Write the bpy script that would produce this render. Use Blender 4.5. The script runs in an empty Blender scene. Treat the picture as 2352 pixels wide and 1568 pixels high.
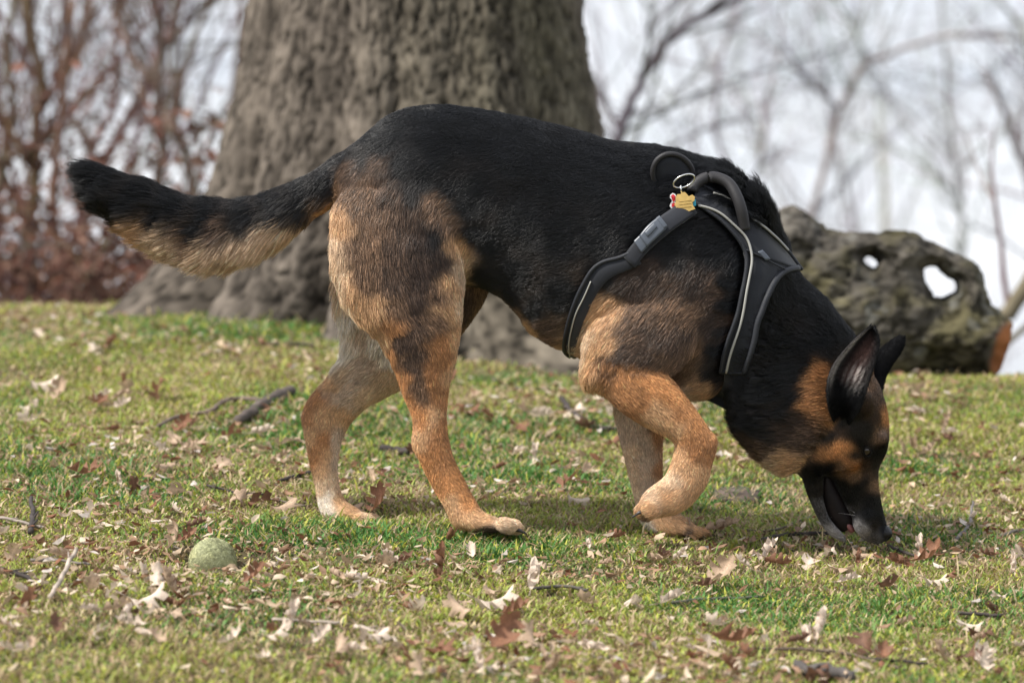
import bpy, bmesh, math, random
import numpy as np
from mathutils import Vector, Matrix, kdtree
from mathutils.bvhtree import BVHTree

random.seed(7)
rng = np.random.default_rng(11)
sc = bpy.context.scene
COL = sc.collection

# ------------------------------------------------------------------ camera, sky, sun, exposure
F = 9240.0                      # focal length in units of the 2352-px-wide working frame
CAMZ = 1.0
cam_d = bpy.data.cameras.new('camera')
cam = bpy.data.objects.new('camera', cam_d)
COL.objects.link(cam)
cam.location = (0, 0, CAMZ)
cam.rotation_euler = (math.radians(90), 0, 0)
cam_d.sensor_width = 36
cam_d.lens = 36 * F / 2352
cam_d.clip_start = 0.1
cam_d.clip_end = 5000
cam_d.dof.use_dof = True
cam_d.dof.focus_distance = 5.82
cam_d.dof.aperture_fstop = 4.9
sc.camera = cam

SUN = Vector((-0.56, -0.30, 0.78)).normalized()
elev = math.asin(SUN.z)
azim = math.atan2(SUN.x, SUN.y)
w = bpy.data.worlds.new('World')
sc.world = w
w.use_nodes = True
nt = w.node_tree
nt.nodes.clear()
o_ = nt.nodes.new('ShaderNodeOutputWorld')
bgs = nt.nodes.new('ShaderNodeBackground'); bgs.inputs['Strength'].default_value = 0.10
sky = nt.nodes.new('ShaderNodeTexSky'); sky.sky_type = 'NISHITA'; sky.sun_disc = False
sky.sun_elevation = elev; sky.sun_rotation = azim
nt.links.new(sky.outputs[0], bgs.inputs[0])
bgc = nt.nodes.new('ShaderNodeBackground'); bgc.inputs['Strength'].default_value = 1.0
geo = nt.nodes.new('ShaderNodeTexCoord')
mp = nt.nodes.new('ShaderNodeMapping'); mp.inputs['Scale'].default_value = (5, 5, 16)
ns = nt.nodes.new('ShaderNodeTexNoise'); ns.inputs['Scale'].default_value = 2.2; ns.inputs['Detail'].default_value = 5
cr = nt.nodes.new('ShaderNodeValToRGB')
cr.color_ramp.elements[0].position = .35; cr.color_ramp.elements[0].color = (.64, .68, .76, 1)
cr.color_ramp.elements[1].position = .62; cr.color_ramp.elements[1].color = (.88, .90, .95, 1)
nt.links.new(geo.outputs['Generated'], mp.inputs[0]); nt.links.new(mp.outputs[0], ns.inputs[0])
nt.links.new(ns.outputs[0], cr.inputs[0]); nt.links.new(cr.outputs[0], bgc.inputs[0])
mx = nt.nodes.new('ShaderNodeMixShader'); mx.inputs[0].default_value = .88
nt.links.new(bgs.outputs[0], mx.inputs[1]); nt.links.new(bgc.outputs[0], mx.inputs[2])
nt.links.new(mx.outputs[0], o_.inputs[0])

sd = bpy.data.lights.new('sun', 'SUN'); sd.energy = 4.2; sd.angle = math.radians(5); sd.color = (1, .955, .88)
so = bpy.data.objects.new('sun', sd); COL.objects.link(so)
so.location = (-3, 3, 8)
so.rotation_euler = SUN.to_track_quat('Z', 'Y').to_euler()
sc.view_settings.view_transform = 'Standard'
sc.view_settings.look = 'None'
sc.view_settings.exposure = 0.5
sc.view_settings.gamma = 1
sc.cycles.max_bounces = 6
sc.cycles.transparent_max_bounces = 8
sc.cycles.use_denoising = True

# ------------------------------------------------------------------ helpers
def tag(o, label=None, cat=None, group=None, kind=None):
    if label: o['label'] = label
    if cat: o['category'] = cat
    if group: o['group'] = group
    if kind: o['kind'] = kind
    return o

def empty(name, loc=(0, 0, 0)):
    o = bpy.data.objects.new(name, None); COL.objects.link(o)
    o.location = loc; o.empty_display_size = .1
    return o

def link(name, me, parent=None):
    o = bpy.data.objects.new(name, me); COL.objects.link(o)
    if parent is not None:
        o.parent = parent
        if any(parent.location) or any(parent.rotation_euler):
            o.matrix_parent_inverse = parent.matrix_basis.inverted()
    return o

def npmesh(name, V, Fc, mat=None, smooth=True, col=None):
    """V (n,3); Fc: (m,k) array or list of such arrays / ragged list"""
    me = bpy.data.meshes.new(name)
    V = np.asarray(V, dtype=np.float32)
    if isinstance(Fc, np.ndarray): Fc = [Fc]
    if len(Fc) and not isinstance(Fc[0], np.ndarray):
        sizes = np.array([len(f) for f in Fc]); loops = np.array([i for f in Fc for i in f], dtype=np.int32)
    else:
        sizes = np.concatenate([np.full(len(f), f.shape[1]) for f in Fc]); loops = np.concatenate([f.ravel() for f in Fc]).astype(np.int32)
    me.vertices.add(len(V)); me.vertices.foreach_set('co', V.ravel())
    me.loops.add(len(loops)); me.loops.foreach_set('vertex_index', loops)
    me.polygons.add(len(sizes))
    st = np.zeros(len(sizes), dtype=np.int32); st[1:] = np.cumsum(sizes)[:-1]
    me.polygons.foreach_set('loop_start', st)
    me.polygons.foreach_set('use_smooth', np.full(len(sizes), smooth))
    if col is not None:
        a = me.attributes.new('col', 'FLOAT_COLOR', 'POINT')
        c = np.ones((len(V), 4), dtype=np.float32); c[:, :3] = col
        a.data.foreach_set('color', c.ravel())
    me.update(); me.validate()
    if mat: me.materials.append(mat)
    return me

class MB:
    def __init__(s): s.v = []; s.f = []; s.n = 0; s.c = []
    def add(s, V, Fs, col=None):
        s.v.append(np.asarray(V, dtype=float)); s.f += [tuple(int(i) + s.n for i in f) for f in Fs]; s.n += len(V)
        if col is not None: s.c.append(np.tile(np.array(col, dtype=float), (len(V), 1)))
    def tube(s, pts, rad, sides=6, cap=True, col=None):
        pts = np.asarray(pts, dtype=float); n = len(pts)
        if np.isscalar(rad): rad = [rad] * n
        T = np.gradient(pts, axis=0); T /= np.linalg.norm(T, axis=1)[:, None] + 1e-12
        up = np.array([0.13, .31, .94]) if abs(T[0][2]) < .9 else np.array([.95, .2, .1])
        V = []
        for i in range(n):
            a = np.cross(T[i], up); a /= np.linalg.norm(a) + 1e-12; b = np.cross(T[i], a); up = -np.cross(T[i], a) if False else up
            for k in range(sides):
                t = 2 * math.pi * k / sides
                V.append(pts[i] + rad[i] * (a * math.cos(t) + b * math.sin(t)))
        Fs = []
        for i in range(n - 1):
            for k in range(sides):
                k2 = (k + 1) % sides
                Fs.append((i * sides + k, i * sides + k2, (i + 1) * sides + k2, (i + 1) * sides + k))
        if cap:
            Fs.append(tuple(range(sides - 1, -1, -1))); Fs.append(tuple((n - 1) * sides + k for k in range(sides)))
        s.add(V, Fs, col)
    def build(s, name, mat, parent=None, smooth=True):
        V = np.concatenate(s.v)
        c = np.concatenate(s.c) if s.c else None
        return link(name, npmesh(name, V, s.f, mat, smooth, c), parent)

def P(px, py, d):
    return np.array([(px - 1176) / F * d, d, CAMZ + (784 - py) / F * d])

def _h(i, j, k, seed):
    with np.errstate(over='ignore'):
        x = (i.astype(np.uint32) * np.uint32(374761393) + j.astype(np.uint32) * np.uint32(668265263) + k.astype(np.uint32) * np.uint32(2147483647) + np.uint32(seed * 974711 + 13))
        x = (x ^ (x >> np.uint32(13))) * np.uint32(1274126177); x = x ^ (x >> np.uint32(16))
        x = x * np.uint32(2246822519); x = x ^ (x >> np.uint32(15))
    return x.astype(np.float64) / 4294967295.0 * 2 - 1

def vnoise(p, seed=0):
    p = np.asarray(p, dtype=float)
    i0 = np.floor(p).astype(np.int64); f = p - i0; f = f * f * (3 - 2 * f)
    r = 0
    for dx in (0, 1):
        wx = f[:, 0] if dx else 1 - f[:, 0]
        for dy in (0, 1):
            wy = f[:, 1] if dy else 1 - f[:, 1]
            for dz in (0, 1):
                wz = f[:, 2] if dz else 1 - f[:, 2]
                r = r + wx * wy * wz * _h(i0[:, 0] + dx, i0[:, 1] + dy, i0[:, 2] + dz, seed)
    return r

def fbm(p, oct=4, seed=0):
    p = np.asarray(p, dtype=float); r = 0; a = 1; t = 0
    for o in range(oct):
        r = r + a * vnoise(p * 2 ** o + o * 17.3, seed + o); t += a; a *= .5
    return r / t

def sstep(a, b, x):
    t = np.clip((x - a) / (b - a), 0, 1); return t * t * (3 - 2 * t)

# ------------------------------------------------------------------ materials
def mat_new(name):
    m = bpy.data.materials.new(name); m.use_nodes = True
    n = m.node_tree; b = n.nodes['Principled BSDF']
    return m, n, b

def simple(name, col, rough=.6, spec=.4, metal=0, noise=0, nscale=40, bump=0, sheen=0):
    m, n, b = mat_new(name)
    b.inputs['Base Color'].default_value = (*col, 1); b.inputs['Roughness'].default_value = rough
    b.inputs['Specular IOR Level'].default_value = spec; b.inputs['Metallic'].default_value = metal
    b.inputs['Sheen Weight'].default_value = sheen
    if noise or bump:
        tc = n.nodes.new('ShaderNodeTexCoord'); t = n.nodes.new('ShaderNodeTexNoise'); t.inputs['Scale'].default_value = nscale; t.inputs['Detail'].default_value = 5
        n.links.new(tc.outputs['Object'], t.inputs[0])
        if noise:
            r = n.nodes.new('ShaderNodeValToRGB')
            r.color_ramp.elements[0].position = .3; r.color_ramp.elements[1].position = .7
            r.color_ramp.elements[0].color = (*[c * (1 - noise) for c in col], 1); r.color_ramp.elements[1].color = (*[min(1, c * (1 + noise)) for c in col], 1)
            n.links.new(t.outputs[0], r.inputs[0]); n.links.new(r.outputs[0], b.inputs['Base Color'])
        if bump:
            bp = n.nodes.new('ShaderNodeBump'); bp.inputs['Strength'].default_value = bump; bp.inputs['Distance'].default_value = .002
            n.links.new(t.outputs[0], bp.inputs['Height']); n.links.new(bp.outputs[0], b.inputs['Normal'])
    return m

def attrmat(name, rough=.6, spec=.3, trans=0, attr='col', noise=0):
    m, n, b = mat_new(name)
    a = n.nodes.new('ShaderNodeAttribute'); a.attribute_name = attr
    src = a.outputs['Color']
    if noise:
        tc = n.nodes.new('ShaderNodeTexCoord'); t = n.nodes.new('ShaderNodeTexNoise'); t.inputs['Scale'].default_value = noise; t.inputs['Detail'].default_value = 4
        n.links.new(tc.outputs['Object'], t.inputs[0])
        mr = n.nodes.new('ShaderNodeMapRange'); mr.inputs[1].default_value = .3; mr.inputs[2].default_value = .7; mr.inputs[3].default_value = .55; mr.inputs[4].default_value = 1.35
        n.links.new(t.outputs[0], mr.inputs[0])
        mm = n.nodes.new('ShaderNodeVectorMath'); mm.operation = 'SCALE'; n.links.new(src, mm.inputs[0]); n.links.new(mr.outputs[0], mm.inputs['Scale'])
        src = mm.outputs[0]
    n.links.new(src, b.inputs['Base Color'])
    b.inputs['Roughness'].default_value = rough; b.inputs['Specular IOR Level'].default_value = spec
    if trans:
        tr = n.nodes.new('ShaderNodeBsdfTranslucent'); n.links.new(src, tr.inputs[0])
        ms = n.nodes.new('ShaderNodeMixShader'); ms.inputs[0].default_value = trans
        n.links.new(b.outputs[0], ms.inputs[1]); n.links.new(tr.outputs[0], ms.inputs[2])
        n.links.new(ms.outputs[0], n.nodes['Material Output'].inputs[0])
    return m

M_grass = attrmat('grass_blades', .55, .35, .35)
M_leaf = attrmat('dry_leaf', .65, .25, .25, noise=60)
M_bark_far = attrmat('far_bark', .9, .1, 0, noise=6)
M_log = attrmat('log_bark', .95, .1, 0, noise=9)
M_trunk = attrmat('trunk_bark', .95, .1, 0, noise=14)
M_twig = attrmat('twig_bark', .8, .2, 0, noise=40)

# ------------------------------------------------------------------ ground
def ground_z(x, y, detail=True):
    x = np.asarray(x, dtype=float); y = np.asarray(y, dtype=float)
    xs = np.clip(x, -2.2, 2.2)
    u = (xs / np.maximum(y, 4)) * F + 1176                # crest drifts lower towards the right
    yc = 9.0 - 1.1 * sstep(600, 2000, u)
    tilt = -.045 * xs
    lift = np.interp(u, [0, 600, 1000, 1300, 1700, 2050, 2352], [-.008, .018, .003, .005, .046, .073, .087]) * sstep(6.3, 8.0, y)
    wdt = .22
    z = .12 * y - .40 * wdt * np.logaddexp(0, (y - yc) / wdt) + tilt + lift
    z = -3.6 + .6 * np.logaddexp(0, (z + 3.6) / .6)
    if detail:
        sh = x.shape; p = np.stack([x.ravel(), y.ravel(), np.zeros(x.size)], 1)
        fade = 1 / (1 + (np.abs(y) / 30) ** 2)
        z = z + (fbm(p * 2.2, 3, 5).reshape(sh) * .018 + fbm(p * 14, 2, 9).reshape(sh) * .006) * fade
    for hx, hy, hr, ha in ((-.418, 5.58, .065, .032), (-.23, 6.06, .06, .016), (-.03, 5.88, .07, .006), (.52, 5.93, .14, .018), (.27, 6.03, .07, .018)):
        z = z - ha * np.exp(-((x - hx) ** 2 + (y - hy) ** 2) / hr ** 2)
    return z

def gz(x, y): return float(ground_z(np.array([x]), np.array([y]))[0])

def G(px, py):
    """ground point seen at (px,py)"""
    d = np.linspace(4.5, 9.2, 1200)
    X = (px - 1176) / F * d
    zr = CAMZ + (784 - py) / F * d
    g = ground_z(X, d)
    k = np.argmax(g >= zr)
    if g[k] < zr[k]: k = np.argmin(np.abs(g - zr))
    return np.array([X[k], d[k], g[k]])

def spaced(a, b, step, far, growth=1.18):
    c = list(np.arange(a, b + 1e-6, step)); s = step
    while c[-1] < far: s *= growth; c.append(c[-1] + s)
    s = step; pre = [a]
    return c
ys = np.array(spaced(3.4, 10.2, .025, 1800))
ys = np.concatenate([[-60, -30, -12, -4, 0, 2, 2.8], ys])
xr = np.array(spaced(0, 1.9, .025, 900)); xs_ = np.concatenate([-xr[:0:-1], xr])
GX, GY = np.meshgrid(xs_, ys)
GZ = ground_z(GX, GY)
nx, ny = len(xs_), len(ys)
idx = np.arange(nx * ny).reshape(ny, nx)
Fq = np.stack([idx[:-1, :-1].ravel(), idx[:-1, 1:].ravel(), idx[1:, 1:].ravel(), idx[1:, :-1].ravel()], 1)
m, n, b = mat_new('lawn_soil')
tc = n.nodes.new('ShaderNodeTexCoord')
t1 = n.nodes.new('ShaderNodeTexNoise'); t1.inputs['Scale'].default_value = 5; t1.inputs['Detail'].default_value = 6
t2 = n.nodes.new('ShaderNodeTexNoise'); t2.inputs['Scale'].default_value = 90; t2.inputs['Detail'].default_value = 4
n.links.new(tc.outputs['Object'], t1.inputs[0]); n.links.new(tc.outputs['Object'], t2.inputs[0])
ad = n.nodes.new('ShaderNodeMath'); ad.operation = 'ADD'; n.links.new(t1.outputs[0], ad.inputs[0]); n.links.new(t2.outputs[0], ad.inputs[1])
r = n.nodes.new('ShaderNodeValToRGB'); r.color_ramp.elements[0].position = .36; r.color_ramp.elements[1].position = .66
hf = n.nodes.new('ShaderNodeMath'); hf.operation = 'MULTIPLY'; hf.inputs[1].default_value = .5; n.links.new(ad.outputs[0], hf.inputs[0])
r.color_ramp.elements[0].color = (.035, .024, .015, 1); r.color_ramp.elements[1].color = (.07, .085, .03, 1)
e = r.color_ramp.elements.new(.5); e.color = (.10, .085, .045, 1)
n.links.new(hf.outputs[0], r.inputs[0]); n.links.new(r.outputs[0], b.inputs['Base Color']); b.inputs['Roughness'].default_value = .95
b.inputs['Specular IOR Level'].default_value = .1
ground = link('ground', npmesh('ground', np.stack([GX.ravel(), GY.ravel(), GZ.ravel()], 1), Fq, m))
tag(ground, kind='structure')
mw = simple('lake_water', (.05, .07, .09), .08, .5, bump=.3, nscale=.8)
me = npmesh('water', [(-900, 24, -3.3), (900, 24, -3.3), (900, 1790, -3.3), (-900, 1790, -3.3)], np.array([[0, 1, 2, 3]]), mw)
tag(link('water', me), kind='structure')

# ------------------------------------------------------------------ big oak trunk
TC = (-0.195, 8.62)
tree = empty('oak_tree', (TC[0], TC[1], gz(*TC))); tag(tree, 'massive grey oak trunk with flared mossy roots behind the dog', 'tree')
nth, nz = 520, 420
th = np.linspace(0, 2 * np.pi, nth, endpoint=False)
hz = np.concatenate([np.linspace(-.45, 1.2, 330), np.linspace(1.21, 4.2, nz - 330)])
TH, HZ = np.meshgrid(th, hz)
z0 = .93
lob = np.zeros_like(TH)
hcl = np.clip(HZ, 0, 9)
def bump_a(c, wdt, a):
    d = (TH - math.radians(c) + np.pi) % (2 * np.pi) - np.pi
    return a * np.exp(-(d / math.radians(wdt)) ** 2)
for c, wdt, a in ((188, 13, .34), (222, 10, .17), (240, 6, .10), (254, 9, .20), (274, 7, .14), (294, 10, .34), (325, 14, .1), (2, 14, .12), (50, 18, .3), (100, 15, .3), (145, 15, .3)):
    lob += bump_a(c, wdt, a)
for c, wdt, a in ((209, 6, -.26), (243, 7, -.26), (264, 4, -.16)): lob += bump_a(c, wdt, a)
R = .318 + .235 * np.exp(-hcl / .42) + (lob - .05) * 1.15 * np.exp(-hcl / .17) + .12 * lob * np.exp(-hcl / .6)
R = R - .02 * np.clip(HZ - 1.0, 0, 5)
pp = np.stack([np.cos(TH).ravel() * .4, np.sin(TH).ravel() * .4, HZ.ravel()], 1)
big = fbm(pp * np.array([3, 3, 1.6]), 3, 21).reshape(TH.shape) * .03
rid = 1 - np.abs(fbm((pp + .02 * vnoise(pp * 9, 3)[:, None]) * np.array([74, 74, 22]), 3, 31)).reshape(TH.shape) * 2.2
fine = fbm(pp * np.array([75, 75, 45]), 2, 41).reshape(TH.shape)
R = R + big - .007 * np.clip(rid, 0, 1) ** 2 + .006 * fine
bark = np.clip(.92 - .78 * np.clip(rid, 0, 1) ** 3 + .35 * fine, .1, 1.4)
X = TC[0] + R * np.cos(TH); Y = TC[1] + R * np.sin(TH); Z = z0 + HZ
moss = sstep(.1, .9, fbm(pp * np.array([2.5, 2.5, 1.3]), 3, 55).reshape(TH.shape) + .5 * np.cos(TH - math.radians(320)) - .1)
cb = bark[..., None] * (np.array([.150, .126, .104]) * (1 - .75 * moss[..., None]) + np.array([.10, .096, .055]) * .75 * moss[..., None])
idx = np.arange(nth * nz).reshape(nz, nth); idr = np.roll(idx, -1, 1)
Fq = np.stack([idx[:-1].ravel(), idr[:-1].ravel(), idr[1:].ravel(), idx[1:].ravel()], 1)
link('trunk', npmesh('trunk', np.stack([X.ravel(), Y.ravel(), Z.ravel()], 1), Fq, M_trunk, True, cb.reshape(-1, 3)), tree)

def grow(mbt, mbc, start, d, length, r, depth, maxd, wig=.25, up=.25, sides=5, col=(.1, .08, .06), kids=5, thin=.3, seglen=None, spread=.9):
    """recursive limb; levels 0-1 go to the trunk mesh, the rest to the crown mesh"""
    n = 7 if depth < 2 else 5
    pts = [np.array(start, dtype=float)]; d = np.array(d, dtype=float); d /= np.linalg.norm(d)
    for i in range(n):
        d = d + np.array([random.gauss(0, wig), random.gauss(0, wig), random.gauss(0, wig) + up * .3]) * .5
        d /= np.linalg.norm(d); pts.append(pts[-1] + d * length / n)
    rad = [r * (1 - (1 - thin) * i / n) for i in range(n + 1)]
    c = tuple(v * random.uniform(.8, 1.2) for v in col)
    (mbt if depth < 2 else mbc).tube(pts, rad, max(3, sides - depth), False, c)
    if depth >= maxd: return
    for k in range(kids):
        t = random.uniform(.25, 1) if k else 1.0
        j = min(n - 1, int(t * n)); base = pts[j] + (pts[j + 1] - pts[j]) * (t * n - j if t < 1 else 1)
        a = np.array([random.gauss(0, 1), random.gauss(0, .8), random.gauss(0, 1)]); dd = pts[j + 1] - pts[j]; dd /= np.linalg.norm(dd)
        a -= dd * a.dot(dd); a /= np.linalg.norm(a) + 1e-9
        nd = dd * (1 if k else 2) + a * random.uniform(.4, 1) * spread + np.array([0, 0, up * .5])
        grow(mbt, mbc, base, nd, length * random.uniform(.45, .75), rad[j] * random.uniform(.35, .58), depth + 1, maxd, wig, up, sides, col, max(2, kids - 1), thin, None, spread)

# limbs of the oak above the frame
mt, mc = MB(), MB()
for k in range(5):
    a = k * 1.257 + .4
    grow(mt, mc, (TC[0] + .1 * math.cos(a), TC[1] + .1 * math.sin(a), 4.7 + .1 * k), (math.cos(a), math.sin(a), 1.1), 3.0, .15, 0, 3, .3, .2, 8, (.14, .12, .10), 4)
mt.build('limbs', M_bark_far, tree); mc.build('crown', M_bark_far, tree)

# ------------------------------------------------------------------ gnarled log on the right
def in_poly(px, py, poly):
    poly = np.asarray(poly, dtype=float); ins = np.zeros(px.shape, bool); j = len(poly) - 1
    for i in range(len(poly)):
        xi, yi = poly[i]; xj, yj = poly[j]
        c = ((yi > py) != (yj > py)) & (px < (xj - xi) * (py - yi) / (yj - yi + 1e-12) + xi)
        ins ^= c; j = i
    return ins
def dens(poly, step=4, closed=True):
    poly = [np.array(p, dtype=float) for p in poly]; out = []
    rngp = range(len(poly)) if closed else range(len(poly) - 1)
    for i in rngp:
        a, b_ = poly[i], poly[(i + 1) % len(poly)]; n_ = max(1, int(np.linalg.norm(b_ - a) / step))
        out += [a + (b_ - a) * k / n_ for k in range(n_)]
    return np.array(out)
out_l = [(1660, 560), (1720, 520), (1770, 492), (1800, 474), (1820, 468), (1842, 474), (1868, 496), (1900, 520), (1935, 531), (1962, 526), (2000, 530), (2035, 523), (2075, 521), (2110, 531), (2160, 560), (2200, 580), (2240, 598), (2260, 622), (2264, 660), (2272, 690), (2292, 706), (2312, 730), (2326, 746), (2324, 780), (2310, 820), (2296, 862), (2270, 880), (2200, 870), (2100, 865), (1990, 880), (1800, 880), (1660, 870)]
hole1 = [(2119, 622), (2138, 613), (2160, 625), (2185, 645), (2196, 662), (2182, 674), (2162, 683), (2138, 668), (2122, 645)]
hole2 = [(1984, 592), (1998, 587), (2014, 600), (2012, 613), (1996, 610)]
st = 5
gx = np.arange(1650, 2336, st); gy = np.arange(455, 890, st)
PX, PY = np.meshgrid(gx, gy)
ins = in_poly(PX, PY, out_l) & ~in_poly(PX, PY, hole1) & ~in_poly(PX, PY, hole2)
bd = np.concatenate([dens(out_l), dens(hole1), dens(hole2)])
q = np.stack([PX.ravel(), PY.ravel()], 1)
dist = np.full(len(q), 1e9)
for k in range(0, len(bd), 50):
    dd = np.linalg.norm(q[:, None] - bd[None, k:k + 50], axis=2).min(1); dist = np.minimum(dist, dd)
dist = dist.reshape(PX.shape)
Rt = 130.0
thk = np.sqrt(np.clip(dist * (2 * Rt - np.minimum(dist, Rt)), 0, None)); thk = np.minimum(thk, Rt) / F * 7.9 * .9 + .004
thk *= (1 + .25 * fbm(np.stack([PX.ravel() / 60, PY.ravel() / 60, PX.ravel() * 0], 1), 3, 71).reshape(PX.shape))
DL = 7.95
ii = -np.ones(PX.shape, int); ii[ins] = np.arange(ins.sum()); N1 = ins.sum()
cx_, cy_ = PX[ins], PY[ins]; tk = thk[ins]
jit = fbm(np.stack([cx_ / 22, cy_ / 22, cx_ * 0], 1), 3, 72)
Xc = (cx_ - 1176) / F * DL; Zc = CAMZ + (784 - cy_) / F * DL
front = np.stack([Xc, DL - tk - .018 * jit, Zc], 1); back = np.stack([Xc, DL + tk + .018 * jit, Zc], 1)
Fs = []
H_, W_ = PX.shape
full = ins[:-1, :-1] & ins[1:, :-1] & ins[:-1, 1:] & ins[1:, 1:]
a_ = ii[:-1, :-1][full]; b_ = ii[:-1, 1:][full]; c_ = ii[1:, 1:][full]; d_ = ii[1:, :-1][full]
Fs_f = np.stack([a_, d_, c_, b_], 1); Fs_b = np.stack([a_, b_, c_, d_], 1) + N1
from collections import Counter
ec = {}
for f in Fs_f:
    for k in range(4):
        e_ = (f[k], f[(k + 1) % 4]); ec[e_] = 1
side = [(e_[1], e_[0], e_[0] + N1, e_[1] + N1) for e_ in ec if (e_[1], e_[0]) not in ec]
logm = npmesh('tmp_log', np.concatenate([front, back]), [Fs_f, Fs_b, np.array(side)], None)

def remeshed(me, voxel, smooth_it, fac=.5):
    o = bpy.data.objects.new('tmp', me); COL.objects.link(o)
    md = o.modifiers.new('r', 'REMESH'); md.mode = 'VOXEL'; md.voxel_size = voxel; md.use_smooth_shade = True
    if smooth_it:
        ms = o.modifiers.new('s', 'SMOOTH'); ms.factor = fac; ms.iterations = smooth_it
    dg = bpy.context.evaluated_depsgraph_get(); dg.update()
    new = bpy.data.meshes.new_from_object(o.evaluated_get(dg))
    bpy.data.objects.remove(o); return new
def get_vf(me):
    V = np.empty(len(me.vertices) * 3, np.float32); me.vertices.foreach_get('co', V)
    N = np.empty(len(me.vertices) * 3, np.float32); me.vertices.foreach_get('normal', N)
    return V.reshape(-1, 3).astype(float), N.reshape(-1, 3).astype(float)
def set_v(me, V): me.vertices.foreach_set('co', np.asarray(V, dtype=np.float32).ravel()); me.update()
def set_col(me, c, name='col'):
    a = me.attributes.new(name, 'FLOAT_COLOR', 'POINT'); q_ = np.ones((len(me.vertices), 4), np.float32); q_[:, :3] = c
    a.data.foreach_set('color', q_.ravel())
lm = remeshed(logm, .0065, 5)
V, N = get_vf(lm)
nn = fbm(V * np.array([16, 16, 26]), 4, 81); rg = 1 - np.abs(fbm(V * np.array([34, 34, 60]), 3, 85)) * 2.3
V2 = V + N * (nn * .006 - .006 * np.clip(rg, 0, 1) ** 2)[:, None]
set_v(lm, V2)
ms_ = np.clip(.9 * sstep(-.05, .35, fbm(V * 9, 4, 90) + .22 * N[:, 2]), 0, 1)[:, None]
base = np.array([.15, .135, .115]) * (1 - .8 * ms_) + np.array([.125, .11, .045]) * .8 * ms_
base = base * np.clip(.85 - .6 * np.clip(rg, 0, 1) ** 2 + .6 * nn, .15, 1.5)[:, None]
upx = V[:, 0] / V[:, 1] * F + 1176; upy = 784 - (V[:, 2] - CAMZ) / V[:, 1] * F
org = sstep(2285, 2300, upx + vnoise(V * 30) * 8 + (upy - 790) * .3) * sstep(730, 760, upy)
lich = sstep(.25, .45, fbm(V * 30, 3, 93))[:, None]; base = base * (1 - .5 * lich) + np.array([.24, .235, .21]) * .5 * lich
base = base * .82 * (1 - org[:, None]) + np.array([.30, .12, .05]) * org[:, None]
set_col(lm, base)
lm.materials.append(M_log); lm.name = 'fallen_log'
lg = link('fallen_log', lm)
tag(lg, 'gnarled mossy old log with two holes and an orange broken end', 'log')

# ------------------------------------------------------------------ background woods
FARC = (.135, .115, .105)
def far_tree(px, d, hgt, r, label, lean=(0, 0), depth=4, col=FARC, kids=5, name='bare_tree', grp='bare trees beyond the crest', z0_=None, wig=.22, spread=1.0, up=.35):
    x = (px - 1176) / F * d; z = gz(x, d) if z0_ is None else z0_
    t = empty(name, (x, d, z)); tag(t, label, 'tree', grp)
    a, b2 = MB(), MB()
    grow(a, b2, (x, d, z - .1), (lean[0], lean[1], 1), hgt, r * .62, 0, depth, wig, up, 7, col, kids, .35, None, spread)
    a.build('trunk', M_bark_far, t); b2.build('crown', M_bark_far, t)
    return t
def limb_tree(paths, d, label, col=FARC, sub=5, name='bare_tree', subl=.8, depth=3, dj=.4):
    """paths: list of ([(px,py)...], r0, r1) main limbs; first one is the trunk and reaches the ground"""
    paths = [(a_, b_ * RS, c_ * RS) for a_, b_, c_ in paths]
    p0 = paths[0][0][0]; x = (p0[0] - 1176) / F * d; z = gz(x, d)
    t = empty(name, (x, d, z)); tag(t, label, 'tree', 'bare trees beyond the crest')
    a, b2 = MB(), MB()
    for i, (pth, r0, r1) in enumerate(paths):
        pts = [P(q_[0], q_[1], d + dj * math.sin(i * 2.1) * k / len(pth)) for k, q_ in enumerate(pth)]
        if i == 0: pts = [np.array([x, d, z - .1])] + pts
        n_ = len(pts); rad = [r0 + (r1 - r0) * k / (n_ - 1) for k in range(n_)]
        c = tuple(v * random.uniform(.85, 1.15) for v in col)
        # refine the path
        q2 = []; r2 = []
        for k in range(n_ - 1):
            for s_ in (0, .33, .66):
                q2.append(pts[k] + (pts[k + 1] - pts[k]) * s_ + np.array([random.gauss(0, .3), 0, random.gauss(0, .3)]) * rad[k] * (k > 0)); r2.append(rad[k] + (rad[k + 1] - rad[k]) * s_)
        q2.append(pts[-1]); r2.append(rad[-1])
        a.tube(q2, r2, 7, True, c)
        for s_ in range(sub):
            k = random.randint(3 if i == 0 else 1, len(q2) - 2); dd = q2[k + 1] - q2[k]; dd /= np.linalg.norm(dd) + 1e-9
            nd = dd + np.array([random.gauss(0, .8), random.gauss(0, .3), random.gauss(.2, .8)])
            grow(b2, b2, q2[k], nd, subl * random.uniform(.5, 1.2), max(.004, r2[k] * .45), 2, 2 + depth - 1, .25, .2, 5, col, 4, .3)
    a.build('trunk', M_bark_far, t); b2.build('branches', M_bark_far, t)
HAZE_GRY = (.27, .26, .25); RS = .36  # pale grey: haze and blur lightening put into the bark colour
limb_tree([([(1418, 560), (1420, 330), (1440, 240), (1475, 180), (1530, 100), (1600, 45), (1690, 0), (1800, -60)], .07, .035), ([(1425, 300), (1385, 235), (1340, 190)], .035, .012), ([(1475, 180), (1490, 100), (1500, 0)], .03, .015)], 15, 'bare tree just right of the oak with a dark limb rising to the upper right', (.12, .105, .10), 9, subl=1.0)
limb_tree([([(2262, 810), (2300, 728), (2335, 678), (2400, 590), (2520, 440)], .075, .06)], 11, 'leaning brown trunk cut by the right edge behind the log', (.2, .165, .14), 3)
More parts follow.
